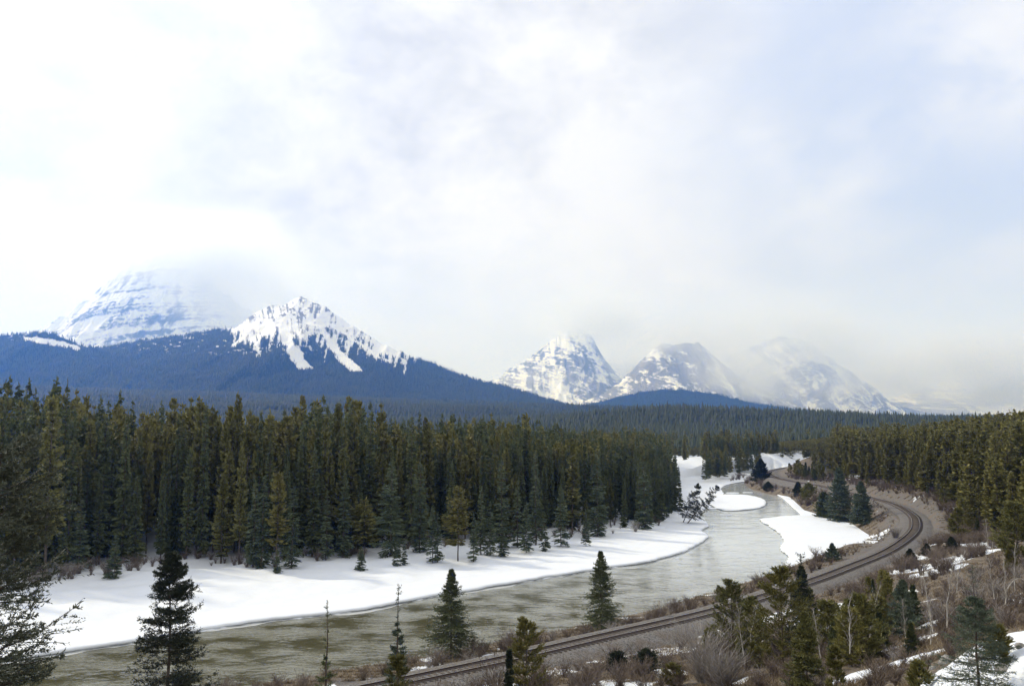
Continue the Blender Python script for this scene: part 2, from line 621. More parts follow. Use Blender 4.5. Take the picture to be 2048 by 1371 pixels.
for dcx, dcy, a, b, r in drifts:
    ux, uy = math.cos(r), math.sin(r)
    u = ((GX - dcx) * ux + (GY - dcy) * uy) / a
    v = (-(GX - dcx) * uy + (GY - dcy) * ux) / b
    q = np.sqrt(u * u + v * v)
    snow = np.maximum(snow, np.where((~GL) & (GT > 4.4), sstep(1.25, 0.75, q), 0))
# strips of old snow between rails and river
strip = (GT > 3.6) & (GT < 9) & (~GL) & (GR > 0.5) & (gpx < 1580) & (gpy > 1120)
snow = np.where(strip, np.maximum(snow, sstep(0.50, 0.60, fbm(GX / 3.4 + 4, GY / 3.4, 4, 33)) * sstep(9, 6, GT)), snow)
# the big drift by the road at the right edge
c1 = at(2075, 1320, 31)
q = np.sqrt(((GX - c1[0]) / 4.2) ** 2 + ((GY - c1[1]) / 7.0) ** 2)
GZ = GZ + 1.5 * sstep(1.0, 0.2, q)
snow = np.maximum(snow, sstep(1.05, 0.9, q))
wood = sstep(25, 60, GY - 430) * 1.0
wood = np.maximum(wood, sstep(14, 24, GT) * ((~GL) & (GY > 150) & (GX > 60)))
snow = np.where((GY > 900), 0.30 * np.ones_like(snow), snow)
gravel = sstep(9.0, 6.0, GT)
V = np.stack([GX, GY, GZ], -1).reshape(-1, 3)
me = mesh_np("ground", V, grid_faces(*GX.shape), {"snow": snow.ravel(), "wood": wood.ravel(), "gravel": gravel.ravel()}, True)

M_ground, t, b = new_mat("ground")
n1 = tnoise(t, 0.5, 6, 0.65)
n2 = tnoise(t, 6.0, 5, 0.7)
n3 = tnoise(t, 0.09, 3, 0.5)
soil = tmix(t, tramp(t, n1, 0.3, 0.7), (0.062, 0.048, 0.037), (0.165, 0.132, 0.098))
soil = tmix(t, tramp(t, n2, 0.4, 0.75), soil, (0.25, 0.22, 0.175))
grav = tmix(t, tramp(t, n2, 0.3, 0.7), (0.062, 0.057, 0.052), (0.20, 0.19, 0.178))
grav = tmix(t, tramp(t, n1, 0.45, 0.7), grav, (0.17, 0.125, 0.09))
colr = tmix(t, attr(t, "gravel"), soil, grav)
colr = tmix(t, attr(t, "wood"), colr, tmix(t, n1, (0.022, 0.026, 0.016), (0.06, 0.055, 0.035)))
ns = tmath(t, 'ADD', tmath(t, 'MULTIPLY_ADD', n1, 1.1, tmath(t, 'MULTIPLY', n2, 0.8)), -0.95)
sf = tramp(t, tmath(t, 'ADD', attr(t, "snow"), ns), 0.46, 0.56)
colr = tmix(t, sf, colr, tmix(t, n1, (0.68, 0.715, 0.765), (0.77, 0.80, 0.835)))
t.links.new(colr, b.inputs["Base Color"])
b.inputs["Roughness"].default_value = 0.9
b.inputs["Specular IOR Level"].default_value = 0.15
bump(t, b, tmath(t, 'MULTIPLY_ADD', n2, 0.25, tmath(t, 'MULTIPLY_ADD', sf, 0.25, n1)), 0.55, 0.25)
obj("ground", me, M_ground, kind="structure")

# water
M_water, t, b = new_mat("river_water")
w1 = tnoise(t, 0.9, 3, 0.5, 0.8, 1.5, 1)
w2 = tnoise(t, 0.16, 3, 0.5, 1, 1.4, 1)
w3 = tnoise(t, 2.4, 2, 0.5, 0.7, 1.5, 1)
t.links.new(tmix(t, tramp(t, w2, 0.35, 0.65), (0.070, 0.066, 0.036), (0.17, 0.168, 0.125)), b.inputs["Base Color"])
wc = b.inputs["Base Color"].links[0].from_socket
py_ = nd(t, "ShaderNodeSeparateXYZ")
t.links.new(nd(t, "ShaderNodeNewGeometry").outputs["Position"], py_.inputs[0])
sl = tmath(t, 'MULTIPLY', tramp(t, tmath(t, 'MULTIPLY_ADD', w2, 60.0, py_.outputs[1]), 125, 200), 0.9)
t.links.new(tmix(t, sl, wc, (0.50, 0.53, 0.53)), b.inputs["Base Color"])  # upstream water paler: slush, with bright sky reflection painted into the base colour
b.inputs["Roughness"].default_value = 0.03
b.inputs["IOR"].default_value = 1.45
hgt = tmath(t, 'MULTIPLY_ADD', w3, 0.25, w1)
hgt = tmath(t, 'MULTIPLY', hgt, tramp(t, w2, 0.36, 0.62, 0.30, 1.25))
hgt = tmath(t, 'MULTIPLY', hgt, tramp(t, py_.outputs[1], 95, 185, 1.0, 0.30))
bump(t, b, hgt, 1.0, 0.11)
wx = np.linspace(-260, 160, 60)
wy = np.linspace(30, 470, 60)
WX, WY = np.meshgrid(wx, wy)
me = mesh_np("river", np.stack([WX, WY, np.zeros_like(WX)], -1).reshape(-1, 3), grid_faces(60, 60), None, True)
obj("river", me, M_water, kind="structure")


# snow and ice shelves over the water: outlined slabs with an overhanging lip
def slab(name, P, z, thick, amp, seed, mat, lip=0.25):
    P = catmull(np.vstack([P, P[:1]]), 0.35)[:-1]
    n = len(P)
    s = np.arange(n) * 0.35
    nrm = np.roll(P, -1, 0) - np.roll(P, 1, 0)
    nrm = np.stack([nrm[:, 1], -nrm[:, 0]], 1)
    nrm /= np.linalg.norm(nrm, axis=1, keepdims=True) + 1e-9
    area = 0.5 * np.sum(P[:, 0] * np.roll(P[:, 1], -1) - np.roll(P[:, 0], -1) * P[:, 1])
    if area < 0:
        nrm = -nrm
    k = (fbm(P[:, 0] / 3.2 + seed, P[:, 1] / 3.2, 5, seed) - 0.5) * 2 * amp
    k = k + (fbm(P[:, 0] / 0.9 + seed, P[:, 1] / 0.9, 3, seed + 5) - 0.5) * amp * 0.5
    P = P + nrm * k[:, None]
    zt = z + (fbm(P[:, 0] / 5, P[:, 1] / 5, 3, seed + 2) - 0.5) * thick * 0.5
    rings = []
    for off, zz in ((-lip * 1.6, np.full(n, z - thick - 0.25)), (-lip * 1.2, zt - thick), (-0.05, zt - thick * 0.9), (0.0, zt - thick * 0.5), (-0.07, zt - 0.08), (-0.30, zt), (-1.2, zt * 0 + z + 0.02)):
        rings.append(np.column_stack([P + nrm * off, zz]))
    R = np.array(rings)
    m = len(rings)
    i = np.arange(m * n).reshape(m, n)
    j = np.roll(i, -1, 1)
    F = np.stack([i[:-1], j[:-1], j[1:], i[1:]], -1).reshape(-1, 4)
    top = [Vector((p[0], p[1], 0)) for p in R[-1]]
    tri = np.array(tessellate_polygon([top]), int) + (m - 1) * n
    me = mesh_np(name, R.reshape(-1, 3), [F, tri], None, False)
    return obj(name, me, mat, kind="structure")


def offset_in(P, d):
    tn = np.gradient(P, axis=0)
    tn /= np.linalg.norm(tn, axis=1, keepdims=True)
    return P + np.stack([-tn[:, 1], tn[:, 0]], 1) * d


fe = FAR_EDGE[::3]
keep = fe[:, 1] < on(1404, 1041)[1] + 2
fe1 = fe[keep]
slab("snow_bank", np.vstack([fe1, offset_in(fe1, 9.0)[::-1]]), 0.50, 0.42, 0.55, 3, M_snow)
island = np.array([on(x, y, 0.4)[:2] for x, y in [(1428, 1012), (1408, 1001), (1420, 992), (1450, 988), (1490, 989), (1522, 995), (1531, 1004), (1520, 1013), (1480, 1018), (1452, 1019)]])
slab("snow_island", island, 0.42, 0.34, 0.6, 9, M_snow)
shelf = np.array([on(x, y, 0.35)[:2] for x, y in [(1516, 1038), (1560, 1032), (1640, 1028), (1700, 1040), (1745, 1072), (1725, 1102), (1648, 1122), (1610, 1142), (1578, 1134), (1574, 1112), (1562, 1092), (1566, 1076), (1553, 1060), (1538, 1050)]])
slab("snow_shelf", shelf, 0.40, 0.33, 0.9, 14, M_snow)
shelf2 = np.array([on(x, y, 0.3)[:2] for x, y in [(1512, 966), (1530, 977), (1560, 992), (1580, 1008), (1606, 1030), (1640, 1034), (1600, 1002), (1560, 978), (1530, 960)]])
slab("snow_shelf", shelf2, 0.36, 0.3, 0.5, 19, M_snow)
upper = np.array([on(x, y, 0.3)[:2] for x, y in [(1376, 1000), (1372, 1018), (1404, 1024), (1414, 1000), (1404, 975), (1402, 935), (1386, 932), (1370, 962)]])
upper2 = np.array([on(x, y, 0.3)[:2] for x, y in [(1410, 1002), (1438, 979), (1456, 968), (1505, 959), (1530, 953), (1500, 950), (1455, 958), (1425, 968), (1402, 986)]])
slab("snow_field", upper, 0.40, 0.3, 0.5, 24, M_snow)
slab("snow_field", upper2, 0.38, 0.3, 0.5, 27, M_snow)
for k, (px, py, r) in enumerate([(1465, 985, 1.6), (1496, 984, 1.3), (1418, 1016, 1.6), (1452, 1029, 1.2)]):
    c = on(px, py, 0.1)[:2]
    a = np.linspace(0, 2 * math.pi, 12, endpoint=False)
    slab("ice_floe", c + np.stack([np.cos(a) * r * 1.6, np.sin(a) * r], 1), 0.20, 0.16, 0.25, 30 + k, M_snow, 0.1)

# thin frazil ice along the far edge
M_ice, t, b = new_mat("thin_ice")
t.links.new(tmix(t, tnoise(t, 1.2, 5, 0.6), (0.33, 0.34, 0.32), (0.58, 0.60, 0.60)), b.inputs["Base Color"])
b.inputs["Roughness"].default_value = 0.35
ed = FAR_EDGE[(FAR_EDGE[:, 1] < 250)]
wdt = 0.15 + 1.1 * sstep(0.42, 0.7, fbm(ed[:, 0] / 7, ed[:, 1] / 7, 4, 71))
ia, ib = offset_in(ed, 1.0), ed - (offset_in(ed, 1.0) - ed) * wdt[:, None]
Vi = np.concatenate([np.column_stack([ia, np.full(len(ed), 0.02)]), np.column_stack([ib, np.full(len(ed), 0.012)])])
obj("ice_fringe", mesh_np("ice_fringe", Vi, grid_faces(2, len(ed))), M_ice, kind="structure")

# railway: ballast, sleepers, rails
M_ballast, t, b = new_mat("ballast")
vo = nd(t, "ShaderNodeTexVoronoi", i_Scale=9.0)
t.links.new(nd(t, "ShaderNodeNewGeometry").outputs["Position"], vo.inputs["Vector"])
sp = nd(t, "ShaderNodeSeparateColor")
t.links.new(vo.outputs["Color"], sp.inputs[0])
bc = tmix(t, sp.outputs[0], (0.058, 0.055, 0.052), (0.215, 0.205, 0.195))
bc = tmix(t, tramp(t, tnoise(t, 0.7, 4), 0.4, 0.7, 0, 0.7), bc, (0.12, 0.095, 0.075))
t.links.new(bc, b.inputs["Base Color"])
b.inputs["Roughness"].default_value = 0.95
bump(t, b, vo.outputs["Distance"], 0.9, 0.08)

tn = np.gradient(TRACK, axis=0)
tn /= np.linalg.norm(tn, axis=1, keepdims=True)
tnr = np.stack([tn[:, 1], -tn[:, 0]], 1)   # right of travel
prof = [(-5.6, -1.75), (-4.6, -1.25), (-3.4, -0.62), (-2.6, -0.34), (-1.9, -0.22), (0, -0.20), (1.9, -0.22), (2.6, -0.34), (3.4, -0.62), (4.6, -1.2), (6.4, -1.45), (7.4, -2.1)]
jig = [(fbm(TRACK[:, 0] / 1.3 + i * 7, TRACK[:, 1] / 1.3, 4, 40 + i) - 0.5) for i in range(len(prof))]
V = np.array([np.column_stack([TRACK + tnr * (o_ + j * (0.9 if abs(o_) > 2 else 0))[:, None], np.full(len(TRACK), TZ + h_) + j * (0.25 if abs(o_) > 2 else 0.04)]) for (o_, h_), j in zip(prof, jig)])
me = mesh_np("ballast_bed", V.reshape(-1, 3), grid_faces(len(prof), len(TRACK)), None, True)
obj("ballast_bed", me, M_ballast, kind="structure")

M_steel, t, b = new_mat("rail_steel")
nz = nd(t, "ShaderNodeSeparateXYZ")
t.links.new(nd(t, "ShaderNodeNewGeometry").outputs["Normal"], nz.inputs[0])
top = tramp(t, nz.outputs[2], 0.8, 0.95)
t.links.new(tmix(t, top, tmix(t, tnoise(t, 4, 3), (0.035, 0.022, 0.017), (0.085, 0.05, 0.035)), (0.62, 0.61, 0.60)), b.inputs["Base Color"])
t.links.new(top, b.inputs["Metallic"])
b.inputs["Roughness"].default_value = 0.32
M_tie = plain_mat("sleeper_wood", (0.05, 0.04, 0.034), (0.13, 0.11, 0.095), 6, 0.9, 0.4, 0.02)
rw = bpy.data.objects.new("railway_track", None)
COL.objects.link(rw)
rw.location = (TRACK[30][0], TRACK[30][1], TZ - 0.2)
rw["label"] = "single railway track with rusty rails curving along the river on a gravel bed"
rw["category"] = "railway track"
bpy.context.view_layer.update()
off0 = np.array(rw.location)
rail_prof = [(-0.07, 0.0), (-0.07, 0.02), (-0.015, 0.035), (-0.015, 0.13), (-0.037, 0.14), (-0.037, 0.18), (0.037, 0.18), (0.037, 0.14), (0.015, 0.13), (0.015, 0.035), (0.07, 0.02), (0.07, 0.0)]
for s_ in (-0.7525, 0.7525):
    V = np.array([np.column_stack([TRACK + tnr * (s_ + a), np.full(len(TRACK), TZ - 0.18 + h)]) for a, h in rail_prof]) - off0
    me = mesh_np("rail", V.reshape(-1, 3), grid_faces(len(rail_prof), len(TRACK))[:, ::-1])
    obj("rail", me, M_steel, rw)


def box_v(c, ax, ay, hx, hy, z0, z1):
    P = [c + ax * sx * hx + ay * sy * hy for sx, sy in ((-1, -1), (1, -1), (1, 1), (-1, 1))]
    return np.array([(p[0], p[1], z0) for p in P] + [(p[0], p[1], z1) for p in P])


BOXF = np.array([(0, 3, 2, 1), (4, 5, 6, 7), (0, 1, 5, 4), (1, 2, 6, 5), (2, 3, 7, 6), (3, 0, 4, 7)])
rest = MB()
vis = [i for i in range(len(TRACK)) if TRACK[i][1] > 55]
for q_, i in enumerate(vis):
    bx = box_v(TRACK[i], tnr[i], tn[i], 1.3, 0.12, TZ - 0.36, TZ - 0.172 + 0.012 * rng.random()) - off0
    if q_ < 96:
        m1 = MB()
        m1.add(bx, BOXF)
        obj("sleeper", m1.mesh("sleeper"), M_tie, rw)
    else:
        rest.add(bx, BOXF)
o = obj("sleeper", rest.mesh("sleeper"), M_tie, rw)
o["kind"] = "stuff"

# ------------------------------------------------------------------ mountains
M_mtn, t, b = new_mat("mountain_rock_and_snow")
n1 = tnoise(t, 0.02, 6, 0.65)
n2 = tnoise(t, 0.06, 4, 0.7, 1, 1, 0.5)
rockc = tmix(t, n1, (0.15, 0.155, 0.17), (0.34, 0.34, 0.345))
sf = tramp(t, tmath(t, 'ADD', attr(t, "snow"), tmath(t, 'MULTIPLY_ADD', n2, 0.6, -0.3)), 0.25, 0.75)
c_ = tmix(t, sf, rockc, (0.86, 0.88, 0.91))
ff = tramp(t, tmath(t, 'ADD', attr(t, "forest"), tmath(t, 'MULTIPLY_ADD', n2, 0.6, -0.3)), 0.42, 0.58)
c_ = tmix(t, ff, c_, tmix(t, n2, (0.016, 0.022, 0.016), (0.045, 0.055, 0.036)))
t.links.new(c_, b.inputs["Base Color"])
b.inputs["Roughness"].default_value = 0.9
b.inputs["Specular IOR Level"].default_value = 0.1
bump(t, b, n2, 0.5, 14.0)


def mountain(name, sil, D, W, seed, style, label, nx=420, nt_=200, pw=1.25, buttress=0.2, zb=-60, jag=1.0):
    sil = np.array(sil, float)
    wp = np.array([at(x, y, D) for x, y in sil])
    xs = np.linspace(wp[0, 0], wp[-1, 0], nx)
    R = np.interp(xs, wp[:, 0], wp[:, 2])
    R = np.convolve(np.pad(R, 1, mode='edge'), np.array([1, 2, 1.0]) / 4, 'valid')
    Rn = jag * (fbm(xs / 60 + seed, xs * 0 + 3.1, 5, seed) - 0.5) * 0.011 * D * FPX / 1607 * np.clip((R - zb) / 900, 0.12, 0.7)
    u = np.concatenate([-np.linspace(0.6, 0.05, 8) ** 1.0, np.linspace(0, 1, nt_)])
    X = np.broadcast_to(xs, (len(u), nx)).copy()
    U = np.broadcast_to(u[:, None], X.shape)
    Up = np.clip(U, 0, 1)
    hgt = (R - zb)[None, :]
    span = wp[-1, 0] - wp[0, 0]
    wig = (fbm(X / span * 5 + seed, X * 0 + 1.3, 3, seed + 1) - 0.5) * W * 0.25
    Y = D + wig - U * W
    f = np.where(U >= 0, (1 - Up) ** pw, 1 + U * 0.9)
    gl = X / (0.11 * span) + (fbm(X / span * 7, U * 3, 4, seed + 3) - 0.5) * 3.2 + (fbm(X / span * 2.2 + 4, U * 0, 2, seed + 8) - 0.5) * 4
    rid = fbm(gl + seed, U * 1.1, 5, seed + 4, True) - 0.62
    fine = fbm(X / span * 60 + seed, U * 14, 5, seed + 6) - 0.5
    Z = zb + hgt * f + Rn[None, :] * np.where(U < 0, 1 + U, np.clip(1 - Up / (0.10 + 0.12 * fbm(xs / 90, xs * 0, 3, seed + 30)[None, :]), 0, 1))
    Z = Z + hgt * (rid * buttress * np.sqrt(Up) * (1 - Up) ** 0.7 * 1.6 + fine * 0.07 * np.sqrt(Up) * (1 - Up))
    P = np.stack([X, Y, Z], -1)
    px, py = project(P)
    sn, fo = style(px, py, X, Z, U, hgt, rid, fine, seed)
    F = grid_faces(*X.shape)
    me = mesh_np(name, P.reshape(-1, 3), F, {"snow": np.clip(sn, 0, 1).ravel(), "forest": np.clip(fo, 0, 1).ravel()}, True)
    o = obj(name, me, M_mtn, kind="structure")
    o["label"] = label
    return P, sn, fo


def st_strata(tilt, lev, amount, tree=None, hb=1.0):
    def f(px, py, X, Z, U, hgt, rid, fine, seed):
        k = Z + X * tilt + fbm(X / 500, Z / 400, 5, seed + 9) * 90
        band = fbm(k / 70, X / 1100 + 2, 5, seed + 10) - 0.5
        thin_ = fbm(k / 17, X / 260, 3, seed + 11) - 0.5
        gul = fbm(X / 75 + (Z - 300) / 420 + fbm(X / 200, Z / 160, 3, seed + 13) * 2.4, Z / 520, 4, seed + 12) - 0.5
        spk = fbm(X / 26, Z / 16, 3, seed + 14) - 0.5
        sn = lev + amount * (band * 1.7 * hb + thin_ * 1.3 * hb + gul * (2.6 - 1.4 * hb) + spk * (2.0 - 1.2 * hb)) + fine * 0.5 - rid * 0.8
        fo = np.zeros_like(Z)
        if tree:
            fo = sstep(-14, 14, py - tree + fine * 60)
        return sn, fo
    return f


def chute(px, py, pts, w0, w1):
    pts = np.array(pts, float)
    x = np.interp(py, pts[:, 1], pts[:, 0])
    w = np.interp(py, pts[[0, -1], 1], (w0, w1))
    endf = sstep(pts[0, 1] - 8, pts[0, 1] + 6, py) * sstep(pts[-1, 1] + 5, pts[-1, 1] - 4, py)
    return sstep(1.25, 0.6, np.abs(px - x) / w) * endf


def st_chutes(px, py, X, Z, U, hgt, rid, fine, seed):
    st = fbm(px / 5.5 + (py - 600) / 30, py / 34, 4, 61)          # streaks running down the slope
    tl = np.interp(px, [380, 450, 500, 560, 620, 700, 760, 810, 840, 900], [668, 676, 690, 690, 690, 690, 708, 722, 700, 690])
    s = sstep(34, -34, py - tl + (st - 0.5) * 95) * 1.05
    s = s * sstep(415, 475, px + (st - 0.5) * 60)
    c = 0
    wob = (fbm(px / 40, py / 16, 4, 77) - 0.5) * 22
    for pts, a, bb in (([(592, 612), (566, 650), (578, 690), (610, 738)], 7, 17), ([(640, 628), (650, 664), (670, 700), (712, 742)], 7, 15),
                       ([(678, 650), (705, 680), (745, 706), (772, 724)], 6, 7), ([(548, 640), (520, 672), (506, 700)], 5, 4), ([(520, 640), (486, 668), (462, 694)], 7, 5),
                       ([(725, 672), (760, 696), (798, 720), (806, 728)], 6, 7)):
        c = np.maximum(c, chute(px + wob, py, pts, a, bb))
    s = np.maximum(s, c)
    rockb = fbm(px / 7, py / 5, 4, 63)
    st2 = fbm(px / 3.6 + (py - 600) / 26 * np.sign(px - 600), py / 22, 4, 64)
    s = s - 0.50 * sstep(0.54, 0.68, rockb) * sstep(690, 625, py) - 0.62 * sstep(0.54, 0.70, st2) * sstep(735, 630, py) * (1 - 0.9 * np.minimum(c * 1.5, 1)) - 0.3 * sstep(-0.05, 0.15, rid)
    fo = sstep(-10, 10, py - tl + (st - 0.5) * 95 + 10) * (1 - c) * (1 - sstep(0.45, 0.6, s))
    fo = np.maximum(fo, sstep(465, 415, px + (st - 0.5) * 60))
    flecks = sstep(0.66, 0.72, fbm(px / 9, py / 4, 3, 88)) * sstep(735, 690, py) * 0.55
    return np.maximum(s, flecks), np.where(flecks > 0.3, 0.0, fo)


def st_forest_band(px, py, X, Z, U, hgt, rid, fine, seed):
    a = chute(py * 0 + py, px, [(674, 40), (682, 100), (694, 160)], 3, 6) if False else 0
    yb = np.interp(px, [40, 100, 160], [676, 683, 696])
    s = sstep(1.3, 0.5, np.abs(py - yb + (fine) * 10) / np.interp(px, [40, 100, 160], [3.0, 7.0, 4.0])) * sstep(38, 56, px) * sstep(166, 154, px)
    s = np.maximum(s, sstep(0.62, 0.7, fbm(px / 8, py / 3.5, 3, 15)) * sstep(700, 676, py) * 0.6)
    return s, 1 - sstep(0.3, 0.5, s)


mtn = {}
mtn[1] = mountain("mountain", [(20, 720), (60, 690), (85, 661), (100, 650), (116, 628), (138, 615), (143, 603), (172, 594), (176, 588), (203, 586), (209, 563), (224, 549), (264, 546), (272, 538), (300, 530), (345, 515), (385, 528), (430, 568), (480, 612), (540, 655), (640, 700)],
                  9000, 2600, 11, st_strata(-0.24, 0.80, 0.85, None, 0.9), "big layered snowy peak with its summit lost in cloud", 620, 240, jag=1.9)
mtn[2] = mountain("mountain", [(60, 700), (140, 702), (200, 694), (290, 679), (400, 665), (470, 651), (492, 630), (540, 604), (560, 602), (595, 588), (622, 600), (650, 613), (690, 641), (720, 662), (770, 691), (800, 704), (860, 724), (910, 746), (960, 761), (1000, 771), (1050, 784), (1090, 797), (1160, 816)],
                  4800, 1900, 5, st_chutes, "snow streaked peak with white avalanche chutes above blue forest", 620, 300, 1.12, 0.10)
mtn[3] = mountain("hill", [(-260, 690), (-120, 684), (0, 676), (40, 666), (75, 661), (95, 663), (130, 678), (165, 693), (240, 712), (330, 740)],
                  4300, 1500, 8, st_forest_band, "low wooded shoulder with one white snow band", 300, 120, 1.2, 0.08)
mtn[4] = mountain("mountain", [(900, 800), (950, 778), (990, 758), (1040, 728), (1085, 695), (1110, 676), (1135, 660), (1158, 655), (1182, 666), (1195, 690), (1215, 722), (1240, 752), (1280, 788), (1340, 815)],
                  9500, 2100, 21, st_strata(0.30, 0.46, 0.75, None, 0.65), "pointed grey and white peak beyond the valley", pw=1.1)
mtn[5] = mountain("mountain", [(1120, 822), (1200, 790), (1250, 755), (1290, 715), (1310, 693), (1340, 687), (1394, 685), (1410, 701), (1440, 726), (1470, 746), (1510, 775), (1560, 800), (1620, 818)],
                  8000, 1700, 31, st_strata(0.45, 0.34, 0.7, None, 0.6), "flat topped hazy peak with sloping shoulders", pw=1.1)
mtn[6] = mountain("mountain", [(1360, 760), (1440, 722), (1500, 692), (1550, 676), (1600, 683), (1640, 705), (1680, 724), (1705, 734), (1720, 760), (1740, 785), (1790, 806), (1850, 822), (1920, 836)],
                  10500, 2200, 41, st_strata(-0.4, 0.40, 0.6, None, 0.6), "broad faint peak half hidden in snowfall mist", pw=1.1)
mtn[7] = mountain("mountain", [(1740, 815), (1800, 790), (1850, 774), (1900, 766), (1945, 776), (1990, 764), (2048, 752), (2150, 735), (2300, 720)],
                  12000, 1800, 51, st_strata(0.1, 0.5, 0.7, None), "faint range of snowy ridges at the valley end", pw=1.1)
mtn[8] = mountain("hill", [(1150, 815), (1190, 806), (1250, 790), (1300, 780), (1360, 779), (1420, 785), (1480, 799), (1560, 813), (1640, 826)],
                  6000, 1200, 61, lambda px, py, X, Z, U, h, r, f, s: (np.zeros_like(Z), np.ones_like(Z)), "small dark blue wooded hill in front of the peaks", 240, 80, 1.1, 0.05)

# ------------------------------------------------------------------ distant forest
far = MB()


def far_trees(P, H, r):
    """low cones of two ragged tiers for trees hundreds of metres away"""
    n = len(P)
    k = 5
    tint = np.clip(r.normal(0.5, 0.28, n), 0, 1)
    for z0, z1, w in ((0.04, 0.62, 0.15), (0.36, 1.0, 0.105)):
        a = r.random(n)[:, None] * 6.28 + np.arange(k)[None, :] * 2 * math.pi / k
        rad = H[:, None] * w * (0.7 + 0.6 * r.random((n, k)))
        base = np.stack([P[:, None, 0] + rad * np.cos(a), P[:, None, 1] + rad * np.sin(a), P[:, None, 2] + H[:, None] * (z0 + 0.12 * r.random((n, k)))], -1)
        tip = P + np.stack([0 * H, 0 * H, H * z1], 1)
        V = np.concatenate([base, tip[:, None, :]], 1).reshape(-1, 3)
        i0 = np.arange(n)[:, None] * (k + 1)
        F = np.stack([i0 + np.arange(k), i0 + (np.arange(k) + 1) % k, np.broadcast_to(i0 + k, (n, k)), np.broadcast_to(i0 + k, (n, k))], -1).reshape(-1, 4)
        FAR_V.append((V, F[:, :3], np.repeat(tint, k + 1)))


FAR_V = []
rf = np.random.default_rng(99)
# valley floor: density thins with distance as the trees shrink
N = 230000
yy = 560 * (3250 / 560) ** rf.random(N)
yy = np.where(rf.random(N) < 0.75, np.sqrt(rf.random(N) * (3250 ** 2 - 560 ** 2) + 560 ** 2), yy)
xx = (rf.random(N) * 1.5 - 0.75) * (yy + 60)
dens = fbm(xx / 150, yy / 90, 3, 200)
keep = rf.random(N) < np.clip(1.6 * (dens - 0.08), 0.2, 1)
keep &= (np.abs(xx / yy) < 0.74)
xx, yy = xx[keep], yy[keep]
P = np.column_stack([xx, yy, gz(xx, yy) - 0.6])
H = np.clip(rf.normal(12.0, 2.6, len(P)), 6, 19) * (0.78 + 0.22 * sstep(600, 1000, yy)) * (1 + 0.5 * sstep(1300, 3000, yy))
far_trees(P, H, rf)
# wooded mountain aprons
for idx, n in ((2, 60000), (3, 16000), (8, 14000)):
    Pm, sn, fo = mtn[idx]
    ppx, ppy = project(Pm)
    ok = ((fo > 0.55) & (ppx > -60) & (ppx < 2110)).ravel()
    Pf = Pm.reshape(-1, 3)[ok]
    sel = Pf[rf.integers(0, len(Pf), n)]
    sel = sel + np.column_stack([rf.normal(0, 6, n), rf.normal(0, 6, n), np.full(n, -1.5)])
    far_trees(sel, np.clip(rf.normal(16, 4, n), 7, 26), rf)


def far_mesh(name, lst):
    n0, Vs, Fs, Ts = 0, [], [], []
    for V, F, T in lst:
        Vs.append(V); Fs.append(F + n0); Ts.append(T)
        n0 += len(V)
    return mesh_np(name, np.concatenate(Vs), np.concatenate(Fs), {"tint": np.concatenate(Ts)})


obj("distant_forest", far_mesh("distant_forest", FAR_V), M_far, kind="stuff")

